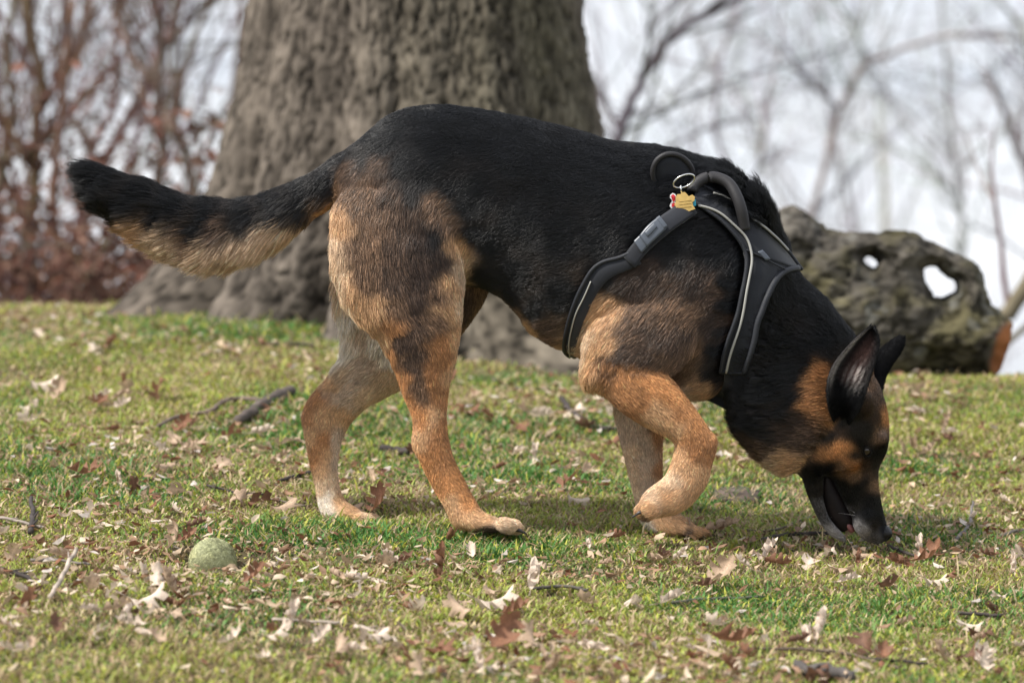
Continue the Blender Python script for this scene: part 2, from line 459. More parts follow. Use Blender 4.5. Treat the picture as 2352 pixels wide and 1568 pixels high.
limb_tree([([(1660, 600), (1700, 470), (1745, 380), (1800, 330)], .055, .02), ([(1745, 380), (1760, 250), (1790, 120), (1800, -30)], .04, .02), ([(1700, 470), (1640, 300), (1650, 150), (1700, 0)], .035, .02)], 20, 'bare pale tree with thin upright stems above the harness', HAZE_GRY, 10)
limb_tree([([(1840, 600), (1880, 420), (1930, 250), (1990, 140), (2080, 110), (2180, 80), (2352, 90)], .055, .03), ([(1990, 140), (1960, 60), (1900, -20)], .045, .02), ([(1930, 250), (1850, 180), (1800, 100)], .035, .015)], 19, 'bare tree bending right over the log in a long arch', HAZE_GRY, 12)
limb_tree([([(2205, 640), (2205, 500), (2195, 380), (2180, 240), (2170, 100), (2160, -40)], .06, .03), ([(2200, 450), (2120, 380), (2040, 330), (1960, 310)], .035, .015), ([(2195, 400), (2270, 330), (2352, 260)], .03, .015)], 22, 'slender bare tree standing behind the holes of the log', HAZE_GRY, 12)
limb_tree([([(2400, 620), (2375, 460), (2330, 300), (2285, 210), (2260, 160)], .07, .03), ([(2375, 420), (2380, 200), (2352, 60), (2290, 0)], .05, .03)], 18, 'bare tree at the right edge with crooked dark limbs', (.22, .205, .21), 10)
for px, d, h_, r_, lb in ((1560, 30, 6.5, .08, 'distant bare tree between the oak and the harness handle'), (1950, 34, 7, .09, 'distant pale bare tree rising above the ear of the dog'),
                          (2080, 27, 6, .07, 'distant bare tree behind the middle of the log'), (2300, 30, 7, .08, 'distant bare tree behind the right end of the log'), (1740, 26, 5.5, .06, 'distant bare tree just right of the handle'), (2240, 36, 7, .08, 'faintest distant bare tree in the upper right'), (1480, 25, 5, .05, 'thin bare tree close to the right side of the oak'), (1860, 24, 4.6, .05, 'thin low bare tree behind the left end of the log'), (2010, 23, 4.4, .045, 'thin low bare tree over the small hole of the log'), (2150, 25, 5, .05, 'thin low bare tree over the big hole of the log'), (1650, 28, 5, .05, 'thin bare tree behind the withers of the dog')):
    far_tree(px, d, h_, r_, lb, depth=4, col=(.27, .26, .255), kids=6, up=.2)  # bark colour lightened here too, to stand for haze
LFT = (.14, .105, .088); RS = .62
limb_tree([([(350, 640), (365, 400), (372, 330), (362, 210), (372, 100), (352, 0), (340, -60)], .035, .02), ([(362, 210), (300, 130), (270, 60), (260, 0)], .02, .01), ([(370, 250), (430, 330), (445, 400)], .014, .006), ([(368, 120), (440, 50), (470, 0)], .018, .01)], 13, 'slim brown sapling nearest the oak trunk on its left', LFT, 12, 'bare_sapling', .7)
limb_tree([([(60, 640), (72, 500), (80, 380), (95, 200), (75, 80), (60, -20)], .035, .02), ([(90, 260), (160, 150), (200, 60), (215, -20)], .022, .012), ([(80, 380), (20, 300), (-20, 220)], .02, .01)], 12.5, 'reddish brown sapling near the left edge behind the tail tip', (.13, .075, .055), 14, 'bare_sapling', .7)
limb_tree([([(430, 640), (440, 420), (400, 300), (420, 180), (460, 60), (500, -30)], .025, .012), ([(400, 300), (340, 240), (300, 160)], .014, .008)], 14, 'thin crooked sapling touching the left side of the oak roots', LFT, 12, 'bare_sapling', .7)
limb_tree([([(200, 640), (190, 480), (215, 330), (270, 230), (260, 100), (285, -20)], .028, .014), ([(215, 330), (150, 250), (130, 130), (150, 0)], .018, .01)], 13.5, 'forked grey brown sapling above the dog tail', LFT, 14, 'bare_sapling', .7)
limb_tree([([(130, 640), (120, 430), (140, 280), (150, 140), (170, 0)], .025, .014), ([(-30, 380), (60, 350), (140, 300), (230, 260)], .014, .008)], 12, 'straight reddish sapling second from the left edge', (.14, .08, .06), 12, 'bare_sapling', .6)
limb_tree([([(-20, 640), (0, 430), (30, 260), (15, 100), (40, -20)], .03, .016)], 12.8, 'brown sapling cut by the left edge of the view', LFT, 12, 'bare_sapling', .7)
for k, (px, d, lb) in enumerate(((500, 17, 'bare young tree seen in the gap left of the oak'), (260, 18, 'bare young tree behind the forked sapling'), (120, 19, 'bare young tree behind the reddish saplings'), (400, 20, 'faint bare young tree behind the slim sapling'), (10, 17, 'bare young tree far behind the left edge'), (180, 15.5, 'bare young tree behind the middle of the brambles'), (330, 16, 'bare young tree behind the highest bramble'), (70, 15, 'bare young tree behind the left brambles'))):
    far_tree(px, d, 5.0, .045, lb, depth=4, col=(.15, .12, .105), kids=5, name='bare_young_tree', grp='young trees left of the oak', up=.5, spread=.8)
# bramble thicket
M_br = attrmat('bramble', .8, .15, .15)
def bramble(px, d, hgt, wid, label, col):
    x = (px - 1176) / F * d; z = gz(x, d)
    t = empty('bramble_bush', (x, d, z)); tag(t, label, 'bush', 'brambles left of the oak')
    a = MB(); vl = []; cl = []
    for k in range(150):
        bx = x + random.uniform(-.6, .6) * wid; by = d + random.uniform(-.35, .35)
        pts = [np.array([bx, by, z - .05])]; dr = np.array([random.gauss(0, .35), random.gauss(0, .3), 1.0])
        L = hgt * random.uniform(.6, 1.15)
        for i in range(7):
            dr = dr + np.array([random.gauss(0, .25), random.gauss(0, .2), -.10 - .05 * i]); dr /= np.linalg.norm(dr)
            pts.append(pts[-1] + dr * L / 6)
        c = tuple(v * random.uniform(.6, 1.5) for v in col)
        a.tube(pts, [.005 * (1 - .1 * i) for i in range(8)], 3, False, c)
        for i in range(85):
            j = random.randint(1, 6); q_ = pts[j] + np.array([random.gauss(0, .06), random.gauss(0, .06), random.gauss(0, .05)]); vl.append(q_)
    a.build('canes', M_bark_far, t)
    c0 = np.array(vl); n_ = len(c0)
    u = rng.normal(size=(n_, 3)); u /= np.linalg.norm(u, axis=1)[:, None]; v = np.cross(u, rng.normal(size=(n_, 3))); v /= np.linalg.norm(v, axis=1)[:, None]
    s_ = rng.uniform(.010, .030, (n_, 1))
    VV = np.stack([c0 - u * s_, c0 - v * s_ * .5, c0 + u * s_, c0 + v * s_ * .5 + np.cross(u, v) * s_ * .4], 1).reshape(-1, 3)
    cc = np.array(col) * .85 * rng.uniform(.7, 1.9, (n_, 1)) * (1 + np.array([.1, 0, -.05]) * rng.uniform(0, 1, (n_, 1)))
    link('leaves', npmesh('leaves', VV, np.arange(n_ * 4).reshape(-1, 4), M_br, False, np.repeat(cc, 4, 0)), t)
bramble(-40, 11.4, 1.2, .45, 'dark red brown bramble bush at the left edge', (.13, .066, .05))
bramble(170, 13.6, 1.5, .6, 'dense russet bramble bush behind the tall brown one', (.14, .075, .058))
bramble(20, 12.9, 1.4, .5, 'dense dark brown bramble bush behind the left edge one', (.12, .07, .055))
bramble(120, 12.2, 1.35, .5, 'tall brown bramble bush behind the tip of the tail', (.11, .078, .065))
bramble(230, 11.2, 1.05, .45, 'rusty orange bramble bush below the tail', (.14, .088, .068))
bramble(400, 12.4, 1.3, .4, 'red brown bramble bush against the oak root', (.13, .078, .06))
bramble(60, 10.8, .75, .5, 'low grey brown bramble bush nearest the lawn', (.13, .08, .06))
bramble(300, 13.0, 1.45, .5, 'highest brown bramble bush, in the gap between tail and oak', (.12, .075, .06))

# ------------------------------------------------------------------ the dog
YC = 6.0
dog = None
def cr_resample(st, m):
    st = np.array(st, dtype=float); n_ = len(st); out = []
    for i in range(n_ - 1):
        p0, p1, p2, p3 = st[max(i - 1, 0)], st[i], st[i + 1], st[min(i + 2, n_ - 1)]
        for k in range(m):
            t = k / m
            out.append(.5 * (2 * p1 + (p2 - p0) * t + (2 * p0 - 5 * p1 + 4 * p2 - p3) * t * t + (3 * p1 - p0 - 3 * p2 + p3) * t ** 3))
    out.append(st[-1]); return np.array(out)

LO = {}
# (front/top x, y, rear/bottom x, y, half width in m, y-offset in m)
LO['trunk'] = (-1, [(778, 385, 772, 455, .030, 0), (800, 345, 790, 545, .066, 0), (845, 303, 815, 600, .086, 0), (905, 258, 870, 640, .098, 0), (985, 238, 960, 650, .105, 0), (1080, 243, 1075, 655, .104, 0), (1180, 262, 1160, 690, .106, 0),
    (1300, 288, 1235, 775, .114, 0), (1410, 320, 1320, 815, .124, 0), (1515, 336, 1420, 872, .13, 0), (1610, 370, 1520, 912, .13, 0), (1690, 405, 1610, 918, .118, 0), (1750, 480, 1670, 895, .10, 0)])
LO['neck'] = (-1, [(1660, 435, 1600, 870, .10, 0), (1738, 440, 1650, 880, .105, 0), (1785, 545, 1688, 925, .10, 0), (1840, 632, 1700, 985, .094, 0), (1893, 682, 1728, 1035, .086, 0), (1940, 738, 1775, 1075, .078, 0), (1985, 805, 1815, 1090, .070, 0), (2010, 850, 1840, 1085, .060, 0)])
LO['head'] = (-1, [(1985, 835, 1850, 1010, .045, 0), (2010, 860, 1835, 1050, .062, 0), (2030, 900, 1832, 1082, .067, 0), (2043, 950, 1838, 1098, .066, 0), (2045, 1000, 1850, 1102, .060, 0), (2040, 1035, 1872, 1095, .050, 0), (2024, 1070, 1895, 1095, .040, 0),
    (2022, 1105, 1908, 1112, .035, 0), (2027, 1140, 1927, 1146, .031, 0), (2034, 1175, 1946, 1181, .029, 0), (2042, 1208, 1964, 1212, .026, 0), (2045, 1232, 1975, 1236, .022, 0), (2036, 1244, 1998, 1246, .013, 0)])
LO['jaw'] = (-1, [(1892, 1060, 1838, 1088, .038, 0), (1895, 1108, 1848, 1124, .033, 0), (1896, 1151, 1862, 1163, .028, 0), (1910, 1188, 1880, 1199, .024, 0), (1933, 1216, 1903, 1229, .020, 0), (1948, 1233, 1932, 1244, .012, 0)])
LO['nearhind'] = (1, [(990, 420, 820, 380, .035, -.05), (1045, 480, 768, 470, .050, -.058), (1066, 560, 760, 560, .058, -.062), (1070, 640, 770, 640, .058, -.066), (1066, 700, 800, 705, .054, -.072), (1060, 770, 858, 765, .046, -.078), (1047, 840, 900, 840, .036, -.082), (1034, 895, 922, 905, .028, -.085), (1030, 950, 944, 962, .023, -.088), (1034, 1000, 944, 1020, .0215, -.09),
    (1044, 1042, 962, 1065, .020, -.09), (1064, 1085, 988, 1118, .019, -.09), (1090, 1135, 1018, 1170, .020, -.09), (1112, 1170, 1040, 1210, .025, -.09), (1145, 1187, 1088, 1222, .030, -.09), (1163, 1196, 1135, 1223, .030, -.09), (1172, 1208, 1160, 1221, .022, -.09)])
LO['farhind'] = (1, [(1110, 500, 860, 480, .05, .05), (1128, 590, 800, 570, .055, .058), (1128, 660, 778, 660, .054, .066), (1085, 735, 785, 735, .050, .072), (990, 850, 790, 795, .042, .08), (905, 905, 756, 857, .031, .085), (850, 935, 706, 912, .024, .088), (812, 970, 690, 950, .022, .09), (793, 1005, 694, 1000, .020, .09),
    (781, 1058, 706, 1062, .018, .09), (783, 1105, 719, 1118, .018, .09), (795, 1143, 730, 1172, .021, .09), (820, 1162, 752, 1192, .027, .09), (842, 1178, 800, 1201, .027, .09), (856, 1190, 848, 1200, .016, .09)])
LO['shoulder'] = (1, [(1600, 520, 1500, 560, .03, -.055), (1630, 600, 1450, 620, .045, -.066), (1650, 690, 1400, 680, .050, -.078), (1620, 780, 1350, 750, .050, -.088), (1560, 850, 1336, 815, .044, -.094), (1450, 890, 1335, 862, .032, -.098), (1400, 893, 1350, 888, .018, -.098)])
LO['nearfore'] = (1, [(1420, 790, 1336, 880, .030, -.098), (1465, 806, 1386, 910, .035, -.102), (1512, 834, 1432, 952, .035, -.105), (1562, 884, 1490, 988, .031, -.108), (1610, 948, 1530, 1008, .027, -.11), (1640, 992, 1543, 1018, .026, -.11), (1651, 1022, 1544, 1034, .025, -.11),
    (1642, 1060, 1537, 1060, .024, -.11), (1630, 1108, 1522, 1092, .024, -.11), (1606, 1146, 1500, 1110, .025, -.11), (1574, 1174, 1480, 1126, .028, -.11), (1530, 1188, 1466, 1148, .028, -.11), (1492, 1192, 1463, 1170, .018, -.11)])
LO['farfore'] = (1, [(1570, 780, 1400, 780, .045, .07), (1552, 870, 1400, 870, .040, .08), (1535, 940, 1405, 935, .032, .085), (1527, 1010, 1418, 1005, .027, .088), (1527, 1080, 1437, 1085, .023, .09), (1530, 1145, 1453, 1150, .021, .09),
    (1556, 1170, 1463, 1192, .024, .09), (1580, 1188, 1490, 1224, .030, .09), (1602, 1205, 1550, 1233, .031, .09), (1613, 1220, 1606, 1233, .018, .09)])
LO['tail'] = (1, [(860, 312, 800, 470, .045, 0), (795, 345, 762, 482, .036, 0), (735, 388, 722, 498, .032, 0), (672, 424, 662, 540, .033, .0), (602, 453, 590, 578, .036, .0), (530, 466, 520, 595, .038, -.004), (460, 464, 448, 594, .039, -.008), (390, 448, 375, 573, .039, -.014), (325, 422, 305, 530, .034, -.02), (270, 402, 246, 482, .025, -.026), (228, 392, 210, 438, .016, -.03), (202, 388, 192, 410, .007, -.032)])
ML = MB(); tp = []; tpart = []; tdir = []
parts = list(LO)
for pi, nm in enumerate(parts):
    sg, st_ = LO[nm]
    R_ = cr_resample(st_, 4); ns_ = 28
    cen = []
    for r_ in R_:
        d = YC + r_[5]; A = P(r_[0], r_[1], d); B = P(r_[2], r_[3], d); cen.append((A + B) / 2)
    cen = np.array(cen); T = np.gradient(cen, axis=0); T /= np.linalg.norm(T, axis=1)[:, None] + 1e-9
    V_ = []
    for i, r_ in enumerate(R_):
        d = YC + r_[5]; A = P(r_[0], r_[1], d); B = P(r_[2], r_[3], d); C_ = (A + B) / 2; h_ = (A - B) / 2; hl = np.linalg.norm(h_); h_ = h_ / hl * max(hl - .0035, .003)
        for k in range(ns_):
            t = 2 * math.pi * k / ns_; c_, s_ = math.cos(t), math.sin(t)
            e_ = .92
            v = C_ + h_ * math.copysign(abs(c_) ** e_, c_) + np.array([0, 1, 0]) * max(r_[4] - .002, .003) * math.copysign(abs(s_) ** e_, s_)
            V_.append(v); tp.append(v); tpart.append(pi); tdir.append(T[i] * sg)
    Fs = []
    nS = len(R_)
    for i in range(nS - 1):
        for k in range(ns_):
            k2 = (k + 1) % ns_; Fs.append((i * ns_ + k, (i + 1) * ns_ + k, (i + 1) * ns_ + k2, i * ns_ + k2))
    V_.append(cen[0] - T[0] * .004); V_.append(cen[-1] + T[-1] * .004)
    a0, a1 = len(V_) - 2, len(V_) - 1
    for k in range(ns_):
        k2 = (k + 1) % ns_; Fs.append((a0, k, k2)); Fs.append((a1, (nS - 1) * ns_ + k2, (nS - 1) * ns_ + k))
    ML.add(V_, Fs)

def ellipsoid(mb, c, rx, ry, rz, rot=0, n1=14, n2=10):
    """ellipsoid turned by rot about Y"""
    V_ = [(0, 0, rz)]; 
    for i in range(1, n2):
        f_ = math.pi * i / n2
        for k in range(n1):
            t = 2 * math.pi * k / n1; V_.append((rx * math.sin(f_) * math.cos(t), ry * math.sin(f_) * math.sin(t), rz * math.cos(f_)))
    V_.append((0, 0, -rz)); V_ = np.array(V_); cc, ss = math.cos(rot), math.sin(rot)
    V_ = np.stack([V_[:, 0] * cc + V_[:, 2] * ss, V_[:, 1], -V_[:, 0] * ss + V_[:, 2] * cc], 1) + np.array(c)
    Fs = [(0, 1 + k, 1 + (k + 1) % n1) for k in range(n1)]
    for i in range(n2 - 2):
        for k in range(n1):
            a = 1 + i * n1 + k; b_ = 1 + i * n1 + (k + 1) % n1; Fs.append((a, a + n1, b_ + n1, b_))
    L_ = len(V_) - 1; Fs += [(L_, L_ - n1 + (k + 1) % n1, L_ - n1 + k) for k in range(n1)]
    mb.add(V_, Fs)
def ell_px(px, py, yo, rx, ry, rz, rot=0, part=None, dr=(0, 0, -1)):
    c = P(px, py, YC + yo); ellipsoid(ML, c, rx, ry, rz, rot)
    if part:
        for k in range(10): tp.append(c + np.array([random.uniform(-1, 1) * rx * .7, random.uniform(-1, 1) * ry, random.uniform(-1, 1) * rz * .7])); tpart.append(parts.index(part)); tdir.append(np.array(dr))
# toes, heel bones, brows, muscle bulges, withers
for (px, py, yo, dx) in ((1164, 1211, -.120, 0), (1180, 1213, -.101, .0), (1178, 1211, -.081, 0), (1160, 1207, -.062, 0)):
    ell_px(px, py - 3, yo, .0165, .0092, .0115, .22)
for (px, py, yo) in ((838, 1190, .064), (852, 1192, .082), (850, 1190, .101), (834, 1188, .118)): ell_px(px, py, yo, .018, .008, .009, .15)
for (px, py, yo) in ((1592, 1221, .063), (1609, 1223, .082), (1606, 1222, .102), (1590, 1220, .12)): ell_px(px, py, yo, .018, .0085, .009, .15)
for (px, py, yo) in ((1496, 1168, -.136), (1480, 1176, -.118), (1480, 1174, -.100), (1496, 1164, -.083)): ell_px(px, py, yo, .016, .009, .013, .5)
ell_px(1629, 1018, -.11, .012, .019, .017)                # wrist
ell_px(1512, 1128, -.12, .010, .012, .012)
ell_px(961, 1018, -.09, .0095, .012, .020, -.2)           # hocks
ell_px(707, 958, .09, .009, .012, .019, .1)
for sgn in (-1, 1):
    ell_px(2020, 1012, sgn * .036, .014, .013, .012)      # brow
    ell_px(1925, 1035, sgn * .047, .04, .016, .028, .4)   # cheek
    ell_px(1990, 1193, sgn * .017, .020, .013, .025, .2)  # flews
    ell_px(1960, 930, sgn * .052, .03, .018, .03)        # ear base
    ell_px(930, 560, sgn * .085, .075, .030, .11, .1)     # thigh muscle
    ell_px(1540, 640, sgn * .098, .05, .028, .09, .35)    # shoulder blade
raw = npmesh('tmp_dog', np.concatenate(ML.v), ML.f, None)
body = remeshed(raw, .0036, 5, .5)
BV, BN = get_vf(body)
kd = kdtree.KDTree(len(tp))
for i, p in enumerate(tp): kd.insert(p, i)
kd.balance()
tp = np.array(tp); tdir = np.array(tdir); tpart = np.array(tpart)
nb = np.array([[h_[1] for h_ in kd.find_n(v, 3)] for v in BV])
bpart = tpart[nb[:, 0]]
bdir = tdir[nb].mean(1); bdir /= np.linalg.norm(bdir, axis=1)[:, None] + 1e-9
bpx = BV[:, 0] / BV[:, 1] * F + 1176; bpy_ = 784 - (BV[:, 2] - CAMZ) / BV[:, 1] * F

# coat colours, a few dark ones painting crease shade (object-space paint): samples of (x, y, colour, fur length in mm)
C_ = dict(K=(.0042, .0048, .0064), k=(.020, .017, .016), D=(.055, .034, .024), B=(.105, .066, .045), M=(.19, .115, .07), T=(.46, .225, .095), O=(.52, .25, .10), L=(.60, .365, .195), C=(.66, .47, .31), W=(.76, .66, .55), G=(.60, .45, .335), g=(.09, .085, .085), h=(.30, .285, .28))
def S(txt):
    out = []
    for tkn in txt.split():
        a, b_, c_, l_ = tkn.split(','); out.append((float(a), float(b_), *C_[c_], float(l_)))
    return np.array(out)
SB = S("""800,360,K,22 850,310,K,16 900,300,K,14 1000,270,K,14 1000,340,K,14 1100,300,K,14 1100,450,K,14 1130,560,K,14 1200,350,K,14 1200,500,K,14 1180,640,K,14 1300,400,K,14 1300,550,K,14 1300,680,K,16
1400,400,K,16 1400,550,K,18 1400,640,K,18 1500,400,K,22 1500,480,K,22 1600,420,K,36 1650,430,K,46 1700,440,K,46 1760,500,K,46 1720,600,K,25 1700,700,K,22 1180,690,K,14 1240,720,K,14 1120,640,K,12
1350,720,K,18 1075,480,K,12 1090,540,K,12 1150,705,D,14 1190,735,M,16 1230,775,L,18 1280,800,M,18 1310,812,L,18 1260,760,B,16 1180,760,C,16
1560,560,K,18 1500,560,K,18 1640,560,K,18 1560,600,k,18 1500,620,D,18 1600,640,D,18 1640,650,B,18 1540,650,B,18 1460,650,D,20 1680,640,k,18 1470,710,M,20 1540,710,M,18 1420,700,L,22 1380,725,L,24 1355,755,C,26 1335,800,C,24
1600,720,M,18 1560,770,B,18 1500,770,B,16 1450,760,M,18 1640,740,D,18 1670,800,K,18 1600,790,M,18 1580,850,M,16 1620,890,L,16 1650,860,k,16 1590,905,C,16 1655,905,D,18 1400,790,L,18 1360,800,L,20 1400,812,B,12 1440,800,B,14 1490,808,B,14 1538,835,M,12 1400,830,O,10 1345,860,L,22
880,335,K,16 930,375,K,14 990,410,K,14 1040,440,K,13 840,355,k,18 810,385,B,22 870,375,B,20 840,420,M,24 790,440,M,28 775,500,L,30 762,560,C,34 770,620,C,34 785,680,C,36 815,720,L,36 900,440,B,22 950,440,k,20 1000,470,M,20
830,480,M,26 880,500,M,26 930,500,B,24 820,560,M,28 860,560,M,28 900,570,B,26 960,540,D,24 1000,540,k,22 1010,600,D,22 960,620,D,24 900,640,B,28 850,620,M,32 820,660,L,36 860,680,L,34 900,690,M,26 950,690,D,22 1000,670,M,20
1040,500,M,18 1055,560,L,16 1060,620,C,14 1035,640,L,16 1058,700,C,12 1020,710,L,15 990,740,M,14 940,750,B,18 890,735,T,28 870,770,L,26 900,800,T,20 930,800,M,14 960,800,B,12 1005,790,T,12 930,780,D,14 1045,780,L,10
922,775,B,12 938,812,B,11 948,842,B,10 956,872,M,9 930,860,T,12 1000,850,T,10 1040,850,L,9 966,900,M,9 990,870,T,9 1005,830,T,10 940,910,T,9 1010,910,T,8 955,960,O,7 990,950,L,6 1025,970,T,6 970,1000,L,6 1000,1010,T,6 985,1050,O,6 1020,1060,T,5 1010,1110,O,5 1045,1100,O,5 1030,1160,L,5 1070,1150,O,5 1060,1205,L,6 1110,1195,L,6 1112,1212,D,4 1140,1216,D,4 1150,1200,C,6 400,400,K,5 1190,1215,C,5""")  # B along the shoulder crease and D between the toes paint in shade
ST = S("""840,400,K,24 780,420,K,30 720,440,K,32 650,465,K,36 580,490,K,38 500,500,K,40 420,490,K,42 340,470,K,42 260,440,K,40 190,410,K,40 700,470,K,34 640,490,k,36 560,505,k,38 470,530,K,40 380,515,K,42 300,495,K,42 240,465,K,46 180,425,K,50 190,440,K,50 200,420,K,50
760,488,L,24 700,507,C,30 650,525,C,36 600,545,C,40 550,560,C,42 500,565,C,44 440,565,C,44 390,555,C,44 330,540,L,42 290,540,L,42 262,535,L,40 225,478,K,48 250,500,K,46 285,510,K,42 520,538,B,38 450,550,M,38""")
SN = S("""1700,500,K,46 1780,560,K,46 1740,600,K,24 1700,700,K,26 1760,700,K,26 1850,650,K,26 1900,700,K,24 1940,760,K,20 1800,800,K,30 1700,850,K,34 1860,800,K,26 1760,900,K,34 1700,930,K,38 1800,880,K,30 1760,980,K,36 1700,990,K,38 1830,850,K,26
1740,1035,D,34 1770,1040,B,30 1760,1060,M,30 1790,1075,C,26 1815,1090,C,24 1830,1060,L,22 1780,1010,k,30 1810,1000,D,24 1835,960,D,20 1855,930,T,16 1868,890,T,14 1885,850,T,12 1905,820,k,12 1900,790,K,16 1832,905,K,22 1845,870,K,20 1862,838,K,18 1818,955,K,26 1830,930,K,20 1845,1015,B,18""")
SH = S("""1857,899,T,12 1870,970,O,12 1836,953,D,16 1900,978,T,8 1860,1010,D,14 1930,971,k,7 1920,955,K,6 1945,945,K,6 1895,945,K,6 1885,910,K,8 1960,960,k,6 1930,930,K,14 1900,930,K,12 1900,880,K,12 1960,900,K,14 2000,880,M,6 2015,920,B,6 1990,930,D,6 2035,960,T,5 2010,960,D,5 2025,1000,M,5 1990,990,k,5 2040,1025,K,4 2015,1040,K,4
1990,1040,K,3 1970,1020,K,4 1960,1050,k,4 1950,1035,T,5 1925,1030,O,6 1905,1045,T,7 1882,1045,T,9 1950,1065,T,5 1935,1080,M,5 1965,1095,M,4 1960,1075,T,4 1985,1075,D,4 2010,1075,k,4 2008,1115,M,4 2005,1095,D,4 2022,1085,D,4 1990,1110,k,4 1908,1080,K,5 1880,1080,K,7 1890,1110,k,5 1915,1110,K,4 1940,1115,K,4 1970,1120,K,4
1950,1150,K,4 2000,1150,K,3 2030,1150,K,3 1960,1185,k,4 1990,1190,K,4 2020,1190,K,3 1970,1210,h,4 1985,1222,h,4 2000,1232,g,3 2010,1210,k,3 1952,1200,g,4 2035,1215,K,3 1945,1180,g,4 1836,1080,C,20 1821,1062,C,22 1850,1060,B,16 1870,1040,D,12 1908,1008,k,8 1960,1000,k,6 1886,1015,k,9 1935,1000,D,6 1855,1090,k,14""")
SJ = S("""1860,1090,K,8 1870,1130,k,6 1885,1165,g,5 1890,1195,g,5 1905,1215,h,5 1925,1228,h,5 1940,1232,h,4 1900,1150,K,4 1915,1190,K,4 1935,1210,k,4""")
SF = S("""1400,800,O,12 1345,860,L,20 1375,885,L,18 1360,830,L,16 1390,850,B,8 1385,870,D,8 1450,850,O,8 1420,890,T,10 1500,880,O,7 1470,920,T,10 1540,910,O,6 1510,950,L,8 1560,950,T,6 1600,960,O,5 1545,1000,L,6 1620,1000,T,5 1580,1010,T,5 1600,1040,T,5 1560,1050,L,5 1635,1060,T,5 1600,1090,L,5 1560,1090,L,5 1620,1110,L,5 1590,1140,L,5 1540,1110,C,5 1540,1150,L,6 1500,1140,C,6 1500,1180,L,6 1475,1170,L,6 1485,1195,M,5""")  # B and D by the elbow paint the shade in its crease
SR = S("""1420,800,M,10 1420,930,C,9 1450,960,G,8 1500,950,M,8 1430,1000,G,6 1480,1010,G,6 1520,1000,T,6 1450,1060,C,5 1490,1060,G,5 1520,1070,T,5 1455,1120,C,5 1490,1120,G,5 1520,1130,L,5 1475,1170,C,5 1510,1180,L,5 1480,1210,W,5 1530,1210,L,5 1560,1190,L,5 1600,1215,L,5 1580,1225,D,5""")
SQ = S("""1090,600,M,10 1115,660,M,12 1120,720,L,12 1080,700,B,12 1000,700,G,12 790,650,C,36 785,720,W,34 785,780,W,32 790,810,W,28 830,760,G,22 870,760,W,28 890,810,W,20 850,830,G,10 790,850,C,20 760,870,L,14 820,880,G,8 880,880,C,8 730,910,T,8 780,910,G,7 840,910,C,7 700,945,T,6 740,960,L,6 780,960,L,6 700,1000,L,5 735,1010,T,5 775,1010,G,5
715,1050,T,5 745,1050,L,5 770,1060,G,5 730,1090,L,5 760,1100,C,5 725,1130,C,5 750,1150,W,5 780,1150,L,5 745,1180,W,5 800,1180,L,5 840,1188,C,5""")
mm_ = (SB[:, 0] < 1080) & (SB[:, 5] > 18) & (SB[:, 1] > 380); SB[mm_, 5] *= .78
SETS = dict(trunk=SB, nearhind=SB, shoulder=SB, neck=SN, head=SH, jaw=SJ, tail=ST, nearfore=SF, farfore=SR, farhind=SQ)
def paint(px, py, part, wob):
    out = np.zeros((len(px), 4))
    for pi, nm in enumerate(parts):
        m_ = part == pi
        if not m_.any(): continue
        s_ = SETS[nm]; x_ = px[m_] + wob[m_, 0] ; y_ = py[m_] + wob[m_, 1]
        res = np.zeros((m_.sum(), 4)); tot = np.zeros((m_.sum(), 1))
        for r_ in s_:
            w_ = (1 / (((x_ - r_[0]) ** 2 + (y_ - r_[1]) ** 2) + 40) ** 2.9)[:, None]
            res += w_ * r_[2:6]; tot += w_
        out[m_] = res / tot
    return out
wobS = np.interp(bpx, [600, 1300, 1800, 1900], [1, 1, 1, .35])
def wobble(V, px, amp=9):
    a = fbm(V * 38, 4, 101); b_ = fbm(V * 38 + 9, 4, 102)
    k = np.interp(px, [1300, 1820, 1890], [1, .9, .3])
    return np.stack([a, b_], 1) * amp * k[:, None] * 2.4
bc = paint(bpx, bpy_, bpart, wobble(BV, bpx))
# smooth part borders of colour / direction over the mesh
E = np.empty(len(body.edges) * 2, np.int32); body.edges.foreach_get('vertices', E); E = E.reshape(-1, 2)
deg = np.bincount(E.ravel(), minlength=len(BV))[:, None] + 1e-9
def lap(A, it, lam=.6):
    A = A.copy()
    for _ in range(it):
        acc = np.zeros_like(A); 
        for k in range(A.shape[1]):
            acc[:, k] = np.bincount(E[:, 0], weights=A[E[:, 1], k], minlength=len(A)) + np.bincount(E[:, 1], weights=A[E[:, 0], k], minlength=len(A))
        A = A * (1 - lam) + lam * acc / deg
    return A
bdir = lap(bdir, 12); bc = lap(bc, 2)
set_col(body, bc[:, :3])
M_fur = attrmat('coat', .40, .42)
M_skin = attrmat('coat_undercoat', .8, .15)
body.materials.append(M_skin); body.name = 'dog'
dog = link('dog', body)
tag(dog, 'black and tan shepherd dog walking and sniffing the grass, nose to the ground', 'dog')
# let the tree be bound to mesh
tris = body.loop_triangles; body.calc_loop_triangles()
TI = np.empty(len(body.loop_triangles) * 3, np.int32); body.loop_triangles.foreach_get('vertices', TI); TI = TI.reshape(-1, 3)
bvh = BVHTree.FromPolygons([Vector(v) for v in BV], [tuple(t) for t in TI.tolist()])
CAM = Vector((0, 0, CAMZ))
def surf(px, py, out=0.0, yo=None):
    """point on the coat below (px,py), pushed out along the surface normal; returns pos, normal"""
    d = Vector(P(px, py, 6)) - CAM; d.normalize()
    h_, nn_, i_, ds = bvh.ray_cast(CAM, d)
    if h_ is None:
        tgt = Vector(P(px, py, YC if yo is None else YC + yo)); h_, nn_, i_, ds = bvh.find_nearest(tgt)
    tri = TI[i_]; nn_ = Vector(BN[tri].mean(0)).normalized()
    return np.array(h_ + nn_ * out), np.array(nn_)

